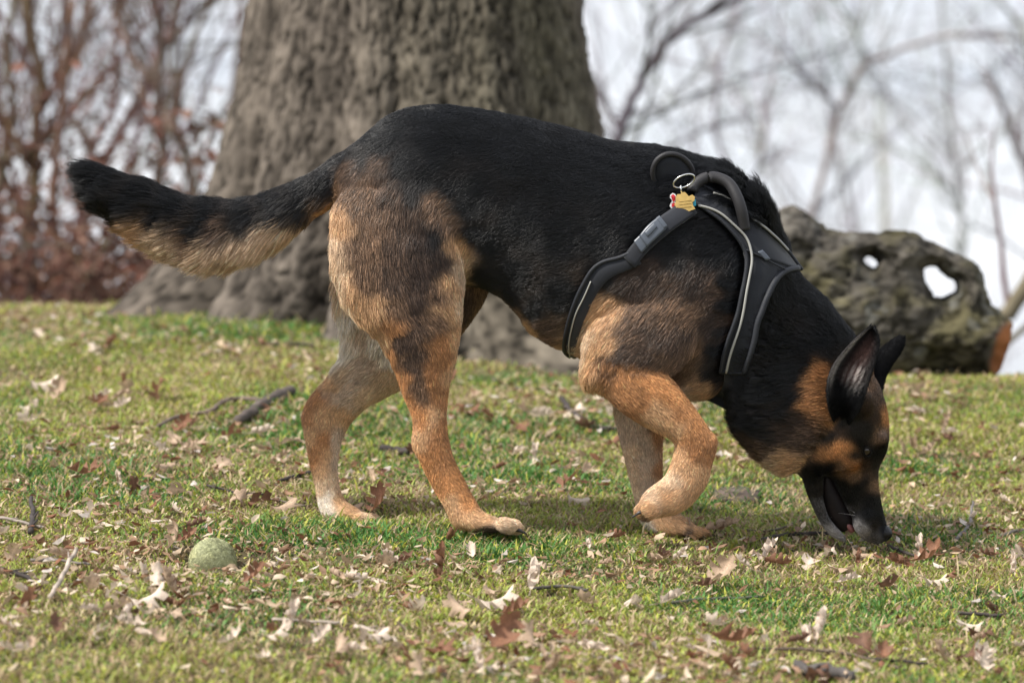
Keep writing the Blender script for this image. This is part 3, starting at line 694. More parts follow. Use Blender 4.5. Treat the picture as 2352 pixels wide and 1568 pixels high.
# ---- harness regions, used for building it and for parting the fur
A_L = [(1588, 466), (1618, 487), (1648, 508), (1672, 532), (1692, 556), (1705, 580)]
A_R = [(1600, 430), (1640, 449), (1686, 478), (1735, 518), (1785, 568), (1830, 628)]
B_L = [(1703, 572), (1710, 602), (1706, 634), (1697, 674), (1688, 718), (1671, 765), (1658, 805), (1650, 848)]
B_R = [(1822, 622), (1796, 626), (1778, 640), (1761, 672), (1748, 710), (1737, 745), (1731, 790), (1716, 852)]
C_L = [(1664, 846), (1662, 872), (1655, 898), (1642, 926), (1624, 952)]
C_R = [(1724, 850), (1722, 876), (1712, 898), (1685, 930), (1644, 960)]
D_L = [(1572, 462), (1536, 488), (1504, 508), (1478, 536), (1452, 562), (1432, 590)]
D_R = [(1598, 496), (1560, 520), (1530, 542), (1502, 566), (1474, 592), (1460, 615)]
E_L = [(1456, 578), (1422, 592), (1388, 600), (1363, 617), (1345, 645), (1327, 681), (1313, 720), (1304, 754), (1300, 789), (1312, 814)]
E_R = [(1474, 606), (1440, 622), (1408, 634), (1384, 656), (1364, 688), (1350, 718), (1338, 748), (1330, 774), (1326, 798), (1324, 822)]
hpolys = [np.array(l + r_[::-1], dtype=float) for l, r_ in ((A_L, A_R), (B_L, B_R), (C_L, C_R), (D_L, D_R), (E_L, E_R))]

# ---- fur as real strands
def make_fur(name, V, N, TIx, dirs, colr, lens, count, parent, weight=None, seed=3, r0=.00034, curl=.35, clump=True, k_pts=4, lift=(.25, .6), mat=None):
    g = np.random.default_rng(seed)
    a, b_, c_ = V[TIx[:, 0]], V[TIx[:, 1]], V[TIx[:, 2]]
    ar = np.linalg.norm(np.cross(b_ - a, c_ - a), axis=1)
    if weight is not None: ar = ar * weight[TIx].mean(1)
    cum = np.cumsum(ar); ti = np.searchsorted(cum, g.uniform(0, cum[-1], count)); ti = np.minimum(ti, len(TIx) - 1)
    u = g.uniform(0, 1, (count, 2)); fl = u.sum(1) > 1; u[fl] = 1 - u[fl]; w3 = np.stack([1 - u.sum(1), u[:, 0], u[:, 1]], 1)
    def ip(A): return (A[TIx[ti]] * w3[:, :, None]).sum(1)
    p, n_, dr, co, ln = ip(V), ip(N), ip(dirs), ip(colr), ip(lens[:, None])[:, 0]
    n_ /= np.linalg.norm(n_, axis=1)[:, None]
    nzv = np.stack([fbm(p * 26, 2, 201), fbm(p * 26, 2, 202), fbm(p * 26, 2, 203)], 1) * curl * 1.6 + g.normal(size=(count, 3)) * .13
    dr = dr + nzv; dr -= n_ * (dr * n_).sum(1)[:, None]; dr /= np.linalg.norm(dr, axis=1)[:, None] + 1e-9
    L = ln * np.where(ln > .028, g.uniform(.4, 1.3, count), g.uniform(.65, 1.15, count)) * (1 + .3 * vnoise(p * 60, 77))
    th_ = lift[0] + (lift[1] - lift[0]) * g.uniform(0, 1, count) + .16 * vnoise(p * 35, 78) + 17 * np.clip(ln - .022, 0, .03)
    s_ = np.linspace(0, 1, k_pts)[None, :, None]
    Lx = L[:, None, None]
    pts = p[:, None] + Lx * (s_ * np.cos(th_)[:, None, None] * dr[:, None] + (s_ - .45 * s_ ** 2) * np.sin(th_)[:, None, None] * n_[:, None]) + np.array([0, 0, -1]) * Lx * s_ ** 2 * .12
    if clump:
        ng = max(50, count // 28); gi = g.choice(count, ng, replace=False)
        kk = kdtree.KDTree(ng)
        for i, q_ in enumerate(p[gi]): kk.insert(q_, i)
        kk.balance()
        near = np.array([kk.find(q_)[1] for q_ in p]); gt = pts[gi[near]]
        cl = (np.clip((ln - .008) / .02, 0, 1) * .55 * g.uniform(.3, 1.2, count))[:, None, None] * s_ ** 1.5
        pts = pts * (1 - cl) + gt * cl
    mid = np.exp(-((np.log(co.mean(1) + 1e-4) - math.log(.09)) / .85) ** 2)
    co = co * (1 + (np.where(g.uniform(0, 1, count) < .5, .5, 1.5) - 1) * mid)[:, None]
    lum = np.exp(g.normal(0, .38, (count, 1))) * .95 * (1 + .3 * fbm(p * 70, 2, 79))[:, None]
    co = co * lum
    tipd = g.uniform(0, 1, count)
    hc = bpy.data.hair_curves.new(name)
    hc.add_curves([k_pts] * count)
    hc.attributes['position'].data.foreach_set('vector', pts.astype(np.float32).ravel()) if 'position' in hc.attributes else hc.position_data.foreach_set('vector', pts.astype(np.float32).ravel())
    rr = hc.attributes.get('radius') or hc.attributes.new('radius', 'FLOAT', 'POINT')
    tap = np.linspace(1, .25, k_pts) * r0
    rr.data.foreach_set('value', (tap[None] * (.8 + 12 * np.clip(ln, 0, .03))[:, None]).astype(np.float32).ravel())
    ca = hc.attributes.new('col', 'FLOAT_COLOR', 'CURVE'); cc = np.ones((count, 4), np.float32); cc[:, :3] = np.clip(co, 0, 1)
    ca.data.foreach_set('color', cc.ravel())
    hc.materials.append(mat or M_fur)
    o = bpy.data.objects.new(name, hc); COL.objects.link(o); o.parent = parent
    return o
wgt = np.where(BV[:, 1] + BN[:, 1] * 0 > 0, 1.0, 1.0) * np.clip(.62 - .5 * BN[:, 1], .22, 1.0)
near_side = BN[:, 1] < .35
hm = np.zeros(len(BV), bool)
mirx = (BV[:, 0] / (12 - BV[:, 1])) * F + 1176; miry = 784 - (BV[:, 2] - CAMZ) / (12 - BV[:, 1]) * F
torso = np.isin(bpart, [parts.index(k) for k in ('trunk', 'neck', 'shoulder')])
for hp in hpolys:
    hm |= in_poly(bpx, bpy_, hp) & torso & (BV[:, 1] < 6)
    hm |= in_poly(mirx, miry, hp) & torso & (BV[:, 1] >= 6)
eyed = np.minimum(np.hypot(bpx - 1993, bpy_ - 1036), 1e9)
no_f = hm | (eyed < 9) | ((bpx > 2018) & (bpy_ > 1205) & (bpart == parts.index('head')))
wgt = np.where(no_f, 0, wgt)
small = np.isin(bpart, [parts.index(k) for k in ('head', 'jaw')]); wgt = wgt * np.where(small, 2.2, 1) * np.where(bpart == parts.index('tail'), 1.5, 1)
fdir = bdir.copy()
trk = np.isin(bpart, [parts.index('trunk'), parts.index('shoulder')])
fdir[trk] += np.array([0, 0, -.45])
fdir[bpart == parts.index('tail')] += np.array([0, 0, -.28]) * sstep(.4, -.2, (BN[bpart == parts.index('tail'), 2]))[:, None]
fdir[bpart == parts.index('neck')] += np.array([0, 0, -.55])
shd = bpart == parts.index('shoulder'); fdir[shd] = np.array([-.6, 0, -.55])
fdir /= np.linalg.norm(fdir, axis=1)[:, None] + 1e-9
fur = make_fur('fur', BV, BN, TI, fdir, bc[:, :3], bc[:, 3] / 1000 * .95, 600000, dog, wgt)

# ---- head details
def shell(name, Lp, Rp, y0, y1, cup, thick, mat, parent, nr=22, nc=15, colf=None):
    """leaf-shaped ear: edges given from base to tip; concave towards the viewer side when cup>0"""
    def rs(pl, n_):
        pl = np.array(pl, dtype=float); q_ = cr_resample(pl, 6); sg = np.r_[0, np.cumsum(np.linalg.norm(np.diff(q_, axis=0), axis=1))]; t = np.linspace(0, sg[-1], n_)
        return np.stack([np.interp(t, sg, q_[:, 0]), np.interp(t, sg, q_[:, 1])], 1)
    L_, R_ = rs(Lp, nr), rs(Rp, nr)
    V_ = np.zeros((nr, nc, 3))
    for i in range(nr):
        s_ = i / (nr - 1)
        for k in range(nc):
            t = k / (nc - 1); q_ = L_[i] * (1 - t) + R_[i] * t
            yy = y0 + (y1 - y0) * s_ + (.055 if cup > 0 else -.01) * max(0, (.28 - s_) / .28) ** 2 + cup * (1 - s_ * .7) * (1 - (2 * t - 1) ** 2)
            V_[i, k] = P(q_[0], q_[1], yy)
    du = np.gradient(V_, axis=0); dv = np.gradient(V_, axis=1); Nn = np.cross(du, dv); Nn /= np.linalg.norm(Nn, axis=2)[..., None] + 1e-9
    if Nn[:, :, 1].mean() > 0: Nn = -Nn
    V2_ = V_ - Nn * thick
    ed = np.zeros((nr, nc)); 
    idx_ = np.arange(nr * nc).reshape(nr, nc); M_ = nr * nc
    Fs = []
    flip = np.cross(V_[1, 0] - V_[0, 0], V_[0, 1] - V_[0, 0])[1] > 0
    for i in range(nr - 1):
        for k in range(nc - 1):
            f_ = (idx_[i, k], idx_[i, k + 1], idx_[i + 1, k + 1], idx_[i + 1, k])
            Fs.append(f_ if flip else f_[::-1]); g_ = tuple(x + M_ for x in f_); Fs.append(g_[::-1] if flip else g_)
    ring = list(idx_[0, :]) + list(idx_[1:, -1]) + list(idx_[-1, -2::-1]) + list(idx_[-2:0:-1, 0])
    for a, b_ in zip(ring, ring[1:] + ring[:1]): Fs.append((a, b_, b_ + M_, a + M_) if not flip else (b_, a, a + M_, b_ + M_))
    VV = np.concatenate([V_.reshape(-1, 3), V2_.reshape(-1, 3)])
    return VV, Fs, Nn
def ear(name, Lp, Rp, y0, y1, cup, tuft):
    VV, Fs, Nn = shell(name, Lp, Rp, y0, y1, cup, .0024, None, None)
    nr, nc = Nn.shape[:2]; M_ = nr * nc
    NN = np.concatenate([Nn.reshape(-1, 3), -Nn.reshape(-1, 3)])
    c = np.zeros((2 * M_, 3)); ln = np.full(2 * M_, .0055)
    ii_, kk_ = np.meshgrid(np.linspace(0, 1, nr), np.linspace(0, 1, nc), indexing='ij')
    c[:] = (.006, .006, .007)
    inner = (np.exp(-((kk_ - .55) / .22) ** 2) * sstep(1.0, .7, ii_) * sstep(.38, .5, ii_)).ravel()
    c[:M_] += inner[:, None] * np.array([.085, .042, .034]) * tuft
    strk = np.clip(.25 + 1.1 * np.sin(kk_ * 47 + 3 * np.sin(ii_ * 9)) , 0, 1.2).ravel()
    wt = strk * (np.exp(-((kk_ - .66) / .2) ** 2) * np.exp(-((ii_ - .50) / .10) ** 2)).ravel() * tuft
    rimw = (np.exp(-((kk_ - .06) / .05) ** 2) * sstep(.25, .5, ii_) * sstep(1, .85, ii_)).ravel() * tuft
    c[:M_] += wt[:, None] * np.array([.6, .56, .53]) + rimw[:, None] * np.array([.3, .27, .25])
    ln[:M_] += wt * .010 + (sstep(.5, .2, ii_).ravel()) * .010 * tuft
    me = npmesh(name, VV, Fs, M_skin, True, c * .8)
    o = link(name, me, dog)
    me.calc_loop_triangles(); T_ = np.empty(len(me.loop_triangles) * 3, np.int32); me.loop_triangles.foreach_get('vertices', T_); T_ = T_.reshape(-1, 3)
    base = (VV[0] + VV[nc - 1]) / 2; tip = (VV[M_ - 1] + VV[M_ - nc]) / 2; dr = np.tile((tip - base) / np.linalg.norm(tip - base), (2 * M_, 1))
    dr[:M_] += wt[:, None] * np.array([.3, -.5, .2])
    f_ = make_fur('ear_fur', VV, NN, T_, dr, c, ln, 9000, o, None, 5, .00025, .4, False, 4, (.3, .8), M_skin)
    return o
ear('ear', [(1922, 985), (1908, 945), (1901, 905), (1904, 868), (1916, 837), (1938, 808), (1966, 778), (2001, 750)], [(1938, 988), (1970, 945), (1988, 895), (2003, 850), (2014, 818), (2019, 788), (2015, 768), (2006, 752)], 5.900, 5.915, .022, 1.0)
ear('ear', [(1962, 950), (1982, 905), (1998, 862), (2010, 822), (2022, 801), (2042, 785), (2064, 771)], [(2006, 955), (2022, 915), (2034, 870), (2050, 838), (2066, 815), (2078, 793), (2078, 774)], 6.030, 6.065, -.016, .0)
M_eye = simple('eye_wet', (.02, .012, .008), .08, .6)
M_lid = simple('eyelid', (.006, .005, .005), .6, .2)
M_nose = simple('nose_leather', (.008, .008, .009), .5, .3, bump=.6, nscale=500)
M_mouth = simple('mouth_lining', (.008, .005, .005), .6, .2, noise=.5, nscale=90)
M_tongue = simple('tongue', (.22, .085, .085), .35, .5)
M_claw = simple('claw', (.05, .045, .045), .4, .4)
M_hair = simple('whisker', (.22, .21, .21), .4, .4)
ep, en = surf(1992, 1037, 0)
for sgn in (1, -1):
    c = ep - en * .0062
    if sgn < 0: c = np.array([c[0], 12 - c[1], c[2]])
    mb = MB(); ellipsoid(mb, c, .0082, .0082, .0082, 0, 20, 14); e_o = mb.build('eye', M_eye, dog)
    nrm = np.array([en[0], en[1] * sgn, en[2]]); mb = MB()
    ax = np.array([.55, 0, -.83]); ax -= nrm * ax.dot(nrm); ax /= np.linalg.norm(ax); bx = np.cross(nrm, ax)
    ring = [c + nrm * .0066 + ax * .0088 * math.cos(t) + bx * .0050 * math.sin(t) for t in np.linspace(0, 2 * math.pi, 25)]
    mb.tube(ring, .0011, 6, False); mb.build('eyelid', M_lid, e_o)
# nose with two nostrils
mb = MB(); nc_ = P(2029, 1224, 6.0); ellipsoid(mb, (0, 0, 0), .0135, .0175, .0125, .35, 40, 28)
NV = mb.v[0]; NV /= 1
for sy in (-1, 1):
    for q_, rr_, dp in (((.0095, sy * .0085, -.0085), .0048, .0055), ((.0035, sy * .0150, -.0095), .0035, .004)):
        dd = np.linalg.norm(NV - np.array(q_), axis=1); NV -= NV / (np.linalg.norm(NV, axis=1)[:, None]) * (dp * np.exp(-(dd / rr_) ** 2))[:, None]
mb.v[0] = NV + nc_; mb.build('nose', M_nose, dog)
# mouth lining and tongue tip
def loft(name, st_, mat, parent, ns_=16, m=4):
    R_ = cr_resample(st_, m); V_ = []
    for r_ in R_:
        A = P(r_[0], r_[1], YC + r_[5]); B = P(r_[2], r_[3], YC + r_[5])
        for k in range(ns_):
            t = 2 * math.pi * k / ns_; V_.append((A + B) / 2 + (A - B) / 2 * math.cos(t) + np.array([0, 1, 0]) * r_[4] * math.sin(t))
    n_ = len(R_); Fs = [(i * ns_ + k, (i + 1) * ns_ + k, (i + 1) * ns_ + (k + 1) % ns_, i * ns_ + (k + 1) % ns_) for i in range(n_ - 1) for k in range(ns_)]
    Fs += [tuple(range(ns_)), tuple((n_ - 1) * ns_ + k for k in range(ns_ - 1, -1, -1))]
    mb = MB(); mb.add(V_, Fs); return mb.build(name, mat, parent)
loft('mouth', [(1908, 1088, 1884, 1098, .020, 0), (1930, 1130, 1882, 1142, .019, 0), (1948, 1165, 1894, 1180, .016, 0), (1964, 1192, 1912, 1208, .013, 0), (1962, 1206, 1936, 1222, .009, 0)], M_mouth, dog)
loft('tongue', [(1952, 1190, 1925, 1200, .011, 0), (1962, 1210, 1945, 1217, .012, 0), (1964, 1219, 1953, 1224, .008, 0)], M_tongue, dog)
mb = MB()
for sy in (1, -1):
    for a, b_, h_ in (((1917, 1168), (1966, 1183), -12), ((1930, 1168), (1905, 1189), -4), ((1935, 1172), (1963, 1176), -6)):
        p0, _ = surf(*a, .001); p1 = surf(*b_, .001)[0] + np.array([0, -.012, 0]); pm = (p0 + p1) / 2 + np.array([0, -.002, .001])
        pts = np.array([p0, pm, p1]); 
        if sy < 0: pts[:, 1] = 12 - pts[:, 1]
        mb.tube(cr_resample(pts, 4), [.0002] * 8 + [.0001], 4)
mb.build('whiskers', M_hair, dog)
for px, py, yo in ((1193, 1219, -.112), (1198, 1221, -.096), (1196, 1220, -.080), (856, 1197, .072), (862, 1198, .086), (1608, 1229, .070), (1614, 1230, .085), (1470, 1178, -.130), (1464, 1182, -.117), (1466, 1180, -.101)):
    mb = MB(); c = P(px, py, YC + yo); sx = -1 if px < 1500 and px > 1400 else 1
    mb.tube([c - np.array([sx * .006, 0, -.002]), c + np.array([sx * .002, 0, .0005]), c + np.array([sx * .008, 0, -.004])], [.003, .0026, .0008], 7); mb.build('claw', M_claw, dog)

# ------------------------------------------------------------------ the harness
M_web = simple('harness_fabric', (.014, .016, .022), .75, .3, noise=.25, nscale=25, bump=.5, sheen=.25)
M_trim = simple('harness_binding', (.020, .022, .028), .6, .35, bump=.4, nscale=600)
M_refl = simple('reflective_piping', (.34, .335, .31), .45, .6)
M_plast = simple('buckle_plastic', (.075, .088, .11), .35, .5)
M_rub = simple('handle_rubber', (.022, .021, .023), .55, .4, bump=.3, nscale=700)
M_steel = simple('steel', (.75, .75, .74), .22, .5, 1.0)
M_gold = simple('brass_tag', (.62, .42, .14), .42, .5, .35, noise=.12, nscale=120)
M_red = simple('red_enamel', (.55, .02, .03), .35)
M_blue = simple('blue_enamel', (.03, .30, .42), .35)
M_whi = simple('white_enamel', (.7, .7, .7), .35)
hc0, _ = surf(1700, 560)
har = empty('harness', tuple(float(v) for v in hc0)); tag(har, 'black padded harness with grey reflective piping strapped around the dog', 'harness')
def rsp(pl, n_):
    q_ = cr_resample(np.array(pl, dtype=float), 6); sg = np.r_[0, np.cumsum(np.linalg.norm(np.diff(q_, axis=0), axis=1))]; t = np.linspace(0, sg[-1], n_)
    return np.stack([np.interp(t, sg, q_[:, k]) for k in range(q_.shape[1])], 1)
def wrap_grid(Lp, Rp, off, nr=40, nc=12, bulge=.003):
    L_, R_ = rsp(Lp, nr), rsp(Rp, nr); V_ = np.zeros((nr, nc, 3)); N_ = np.zeros((nr, nc, 3))
    for i in range(nr):
        for k in range(nc):
            t = k / (nc - 1); q_ = L_[i] * (1 - t) + R_[i] * t
            p_, n_ = surf(q_[0], q_[1], off + bulge * (1 - (2 * t - 1) ** 2)); V_[i, k] = p_; N_[i, k] = n_
    for _ in range(6):
        W = V_.copy(); W[1:-1] += (V_[:-2] + V_[2:] - 2 * V_[1:-1]) * .25; V_ = W.copy(); W = V_.copy(); W[:, 1:-1] += (V_[:, :-2] + V_[:, 2:] - 2 * V_[:, 1:-1]) * .25; V_ = W
        N_[1:-1] = (N_[:-2] + N_[2:] + N_[1:-1]) / 3
    N_ /= np.linalg.norm(N_, axis=2)[..., None]
    return V_, N_
def slab(V_, N_, th_, mb, mirror=True):
    nr, nc = V_.shape[:2]; M_ = nr * nc; idx_ = np.arange(M_).reshape(nr, nc)
    A = V_.reshape(-1, 3); B = (V_ - N_ * th_).reshape(-1, 3)
    Fs = []
    for i in range(nr - 1):
        for k in range(nc - 1):
            f_ = (idx_[i, k], idx_[i, k + 1], idx_[i + 1, k + 1], idx_[i + 1, k]); Fs.append(f_); Fs.append(tuple(x + M_ for x in f_[::-1]))
    ring = list(idx_[0, :]) + list(idx_[1:, -1]) + list(idx_[-1, -2::-1]) + list(idx_[-2:0:-1, 0])
    for a, b_ in zip(ring, ring[1:] + ring[:1]): Fs.append((b_, a, a + M_, b_ + M_))
    VV = np.concatenate([A, B]); mb.add(VV, Fs)
    if mirror:
        VM = VV.copy(); VM[:, 1] = 12 - VM[:, 1]; mb.add(VM, [f_[::-1] for f_ in Fs])
def mirror_obj(o, mb, mat, parent):
    VM = np.concatenate(mb.v); VM[:, 1] = 12 - VM[:, 1]; m2 = MB(); m2.add(VM, [f_[::-1] for f_ in mb.f]); return m2.build(o.name.split('.')[0], mat, parent)
def strap(name, specs, mat, parent, th_=.004):
    mb = MB(); grids = []
    for Lp, Rp, off, nr, nc in specs:
        V_, N_ = wrap_grid(Lp, Rp, off, nr, nc); slab(V_, N_, th_, mb, False); grids.append((V_, N_))
    o = mb.build(name, mat, parent); mirror_obj(o, mb, mat, parent); return o, grids
pan, (gA, gB) = strap('chest_panel', [(A_L, A_R, .0085, 34, 14), (B_L, B_R, .0065, 46, 14)], M_web, har)
chs, _ = strap('chest_strap', [(C_L, C_R, .004, 16, 8)], M_web, har)
gir, (gE,) = strap('belly_pad', [(E_L, E_R, .0075, 40, 9)], M_web, har)
gst, _ = strap('girth_strap', [(D_L, D_R, .011, 20, 7)], M_web, har, .003)
def line_on(path, off, rad, n_=60, flat=None):
    pts = rsp(path, n_); Q = np.array([surf(a, b_, off)[0] for a, b_ in pts])
    for _ in range(4): Q[1:-1] = (Q[:-2] + Q[2:] + 2 * Q[1:-1]) / 4
    return Q
def mirror(Q): Q = np.array(Q); Q[:, 1] = 12 - Q[:, 1]; return Q
def piping(name, path, off, rad, mat, parent, mir=True, n_=60, sides=7):
    mb = MB(); Q = line_on(path, off, rad, n_); mb.tube(Q, rad, sides)
    o = mb.build(name, mat, parent)
    if mir: mirror_obj(o, mb, mat, parent)
    return o
pip1 = [(1599, 480), (1623, 485), (1652, 499), (1676, 522), (1701, 547), (1715, 568), (1722, 596), (1718, 631), (1710, 673), (1701, 719), (1683, 768), (1669, 807), (1660, 845)]
piping('reflective_piping', pip1, .0125, .0019, M_refl, har)
piping('reflective_piping', [(1632, 454), (1660, 463), (1686, 482)], .0125, .0017, M_refl, har, n_=16)
piping('reflective_piping', [(1720, 510), (1745, 530), (1770, 555), (1794, 583)], .0125, .0017, M_refl, har, n_=24)
piping('reflective_piping', [(1360, 643), (1344, 680), (1328, 710), (1318, 743), (1312, 779), (1316, 806)], .0108, .0011, M_refl, gir, n_=30)
piping('edge_binding', A_L + B_L[1:], .009, .0032, M_trim, pan, n_=80)
piping('edge_binding', B_R, .0085, .0048, M_trim, pan, n_=60)
piping('edge_binding', A_R, .0095, .0030, M_trim, pan, n_=50)
piping('edge_binding', E_L, .0090, .0030, M_trim, gir, n_=60)
piping('edge_binding', [(1650, 847), (1690, 850), (1716, 853)], .008, .0026, M_trim, pan, n_=16)
piping('seam', [(1705, 576), (1735, 590), (1765, 610), (1796, 628)], .0118, .0012, M_trim, pan, n_=20)
# side label flag
V_, N_ = wrap_grid([(1732, 582), (1748, 602)], [(1740, 578), (1756, 599)], .013, 6, 4, .0); mb = MB(); slab(V_, N_, .0012, mb, False); mb.build('side_label', M_plast, pan)
# buckle: two bodies, centre bar and prongs
bk = empty('buckle', tuple(float(v) for v in surf(1480, 545)[0])); bk.parent = har; bk.matrix_parent_inverse = har.matrix_basis.inverted()
for (Lp, Rp, off, th_, nm) in (([(1510, 505), (1484, 526), (1468, 545)], [(1528, 532), (1504, 553), (1486, 570)], .0195, .009, 'socket'), ([(1470, 542), (1456, 556)], [(1489, 568), (1474, 583)], .0175, .007, 'plug'),
                               ([(1500, 520), (1480, 538)], [(1507, 530), (1487, 548)], .0215, .002, 'release_rib'), ([(1505, 508), (1512, 503)], [(1523, 533), (1531, 528)], .0205, .006, 'end_bar')):
    V_, N_ = wrap_grid(Lp, Rp, off, 12, 8, .0012); mb = MB(); slab(V_, N_, th_, mb, False); link_o = mb.build(nm, M_plast, None)
    link_o.parent = bk; link_o.matrix_parent_inverse = (har.matrix_basis).inverted() @ Matrix() if False else Matrix.Translation(-Vector(bk.location))
bk.matrix_parent_inverse = Matrix.Translation(-Vector(har.location))
# handle
def arc3(path, base, outs, n_=40):
    pts = rsp(path, n_); outs = np.interp(np.linspace(0, 1, n_), np.linspace(0, 1, len(outs)), outs)
    return np.array([surf(a, b_, base + o)[0] if False else P(a, b_, 1) * 0 + _at(a, b_, base, o) for (a, b_), o in zip(pts, outs)])
def _at(a, b_, base, o):
    p_, n_ = surf(a, b_, 0); d_ = p_[1] - base - o
    return P(a, b_, d_)
hp_ = [(1590, 440), (1597, 424), (1620, 409), (1648, 409), (1676, 424), (1694, 455), (1704, 487), (1711, 527)]
Q = arc3(hp_, .010, [.004, .014, .026, .032, .034, .030, .018, .002]); Q[:, 1] = np.convolve(np.pad(Q[:, 1], 6, 'edge'), np.ones(13) / 13, 'valid')
mb = MB(); mb.tube(Q, [.0085] * 40, 14); mb.build('handle', M_rub, har)
# round black pad with a rim behind the ring
pc, pn = surf(1546, 402); cc = P(1546, 402, pc[1] - .012)
mb = MB(); t_ = np.linspace(0, 2 * math.pi, 49)
e1 = np.array([.6, 0, .8]); e2 = np.array([.75, .25, -.6]); e2 -= e1 * e2.dot(e1); e2 /= np.linalg.norm(e2)
e1b = P(1546 + 40, 402 - 26, 6) - P(1546, 402, 6); e2b = P(1546 + 30, 402 + 42, 6) - P(1546, 402, 6)
def padpt(t, r_, out=0): return cc + (e1b * math.cos(t) * .92 + e2b * math.sin(t) * .95) * r_ + np.array([0, .018 * math.sin(t) * r_ - out, 0])
mb.tube([padpt(t, 1) for t in t_], .0040, 8, False); ring_o = mb.build('shoulder_pad', M_rub, har)
mb = MB(); V_ = [padpt(0, 0, .002)] + [padpt(t, .5, .003) for t in t_[:-1]] + [padpt(t, .95, 0) for t in t_[:-1]] + [padpt(t, .95, -.006) for t in t_[:-1]]
Fs = [(0, 1 + k, 1 + (k + 1) % 48) for k in range(48)] + [(1 + k, 49 + k, 49 + (k + 1) % 48, 1 + (k + 1) % 48) for k in range(48)] + [(49 + k, 97 + k, 97 + (k + 1) % 48, 49 + (k + 1) % 48) for k in range(48)] + [tuple(97 + k for k in range(47, -1, -1))]
mb.add(V_, Fs); mb.build('pad_centre', M_web, ring_o)
# ring and tags hang from the harness
ty = float(surf(1572, 430)[0][1]) - .028
tags = empty('dog_tags', tuple(float(v) for v in P(1571, 430, ty))); tag(tags, 'gold name tag and enamelled bone tag hanging from a steel ring on the harness', 'dog tag')
mb = MB(); R0 = P(1571, 416, ty)
ux = P(1571 + 24, 416 - 10, ty) - R0; uy = P(1571 + 5, 416 + 12, ty) - R0 + np.array([0, .006, 0])
mb.tube([R0 + ux * math.cos(t) + uy * math.sin(t) for t in t_], .0013, 8, False); mb.build('ring', M_steel, tags)
mb = MB(); mb.tube([P(1563, 426, ty - .002), P(1564, 434, ty - .003), P(1566, 446, ty - .001)], .0014, 6); mb.build('link', M_steel, tags)
def plate(name, poly, y_, th_, mat, parent):
    poly = [P(a, b_, y_) for a, b_ in poly]; n_ = len(poly); mb = MB()
    cf = np.mean(poly, axis=0); V_ = [cf - np.array([0, .0004, 0])] + poly + [p_ + np.array([0, th_, 0]) for p_ in poly] + [cf + np.array([0, th_, 0])]
    Fs = [(0, 1 + (k + 1) % n_, 1 + k) for k in range(n_)] + [(1 + k, 1 + (k + 1) % n_, 1 + n_ + (k + 1) % n_, 1 + n_ + k) for k in range(n_)] + [(2 * n_ + 1, 1 + n_ + k, 1 + n_ + (k + 1) % n_) for k in range(n_)]
    mb.add(V_, Fs); return mb.build(name, mat, parent, False)
gp = plate('name_plate', [(1552, 452), (1556, 446), (1563, 446), (1566, 442), (1573, 441), (1577, 445), (1582, 451), (1590, 447), (1596, 452), (1595, 461), (1590, 465), (1592, 472), (1597, 480), (1588, 483), (1577, 488), (1568, 491), (1556, 491), (1554, 478), (1549, 470), (1552, 464)], ty - .004, .0015, M_gold, tags)
for k, yy in enumerate((462, 469, 476)):
    mb = MB(); mb.tube([P(1560, yy + 1, ty - .0046), P(1588, yy - 2, ty - .0046)], .00035, 4); mb.build('engraving', simple('engraved', (.40, .25, .07), .6) if k == 0 else bpy.data.materials['engraved'], gp)
plate('bone_tag', [(1539, 448), (1545, 443), (1551, 446), (1554, 452), (1552, 462), (1556, 468), (1560, 474), (1556, 480), (1549, 480), (1542, 479), (1538, 473), (1541, 466), (1544, 460), (1539, 455)], ty - .001, .0016, M_whi, tags)
plate('red_enamel', [(1541, 450), (1546, 446), (1551, 450), (1551, 460), (1546, 464), (1543, 456)], ty - .0018, .0006, M_red, tags)
plate('red_enamel', [(1543, 468), (1549, 465), (1553, 471), (1550, 476), (1543, 475)], ty - .0018, .0006, M_red, tags)
plate('blue_enamel', [(1590, 456), (1598, 458), (1599, 472), (1593, 474)], ty - .002, .0012, M_blue, tags)

# ------------------------------------------------------------------ tennis ball
bpos = G(489, 1330); bpos = np.array([(489 - 1176) / F * 5.62, 5.62, CAMZ + (784 - 1290) / F * 5.62]); br = .0335
mb = MB(); ellipsoid(mb, (0, 0, 0), br, br, br, 0, 64, 40); BVv = mb.v[0].copy()
mat_b = attrmat('ball_felt', .95, .05)
u_ = BVv / br
sd_ = np.abs(np.arctan2(u_[:, 2], u_[:, 0]) - 0) * 0 + np.abs(u_[:, 0] * .9 + .45 * np.sin(2 * np.arctan2(u_[:, 1], u_[:, 2])) * (1 - np.abs(u_[:, 0])) * 1.4)
dirt = fbm(BVv * 90, 3, 301)[:, None]
bcol = np.array([.36, .37, .21]) * (1 + .3 * dirt) * np.where(sd_ < .05, .8, 1)[:, None] + np.array([.05, .03, .0]) * np.clip(dirt, 0, 1)
bm_ = npmesh('tennis_ball', BVv * (1 + .012 * fbm(BVv * 60, 3, 302))[:, None], mb.f, mat_b, True, bcol)
ball = link('tennis_ball', bm_); ball.location = bpos
tag(ball, 'worn fuzzy yellow green tennis ball in the grass behind the dog', 'tennis ball')
bm_.calc_loop_triangles(); T_ = np.empty(len(bm_.loop_triangles) * 3, np.int32); bm_.loop_triangles.foreach_get('vertices', T_); T_ = T_.reshape(-1, 3)
bd_ = np.cross(u_, np.array([.3, .2, 1])) + .5 * rng.normal(size=u_.shape)
fz = make_fur('fuzz', BVv, u_, T_, bd_, bcol, np.full(len(BVv), .0036), 14000, ball, None, 8, .00022, .6, False, 4, (.25, .6))

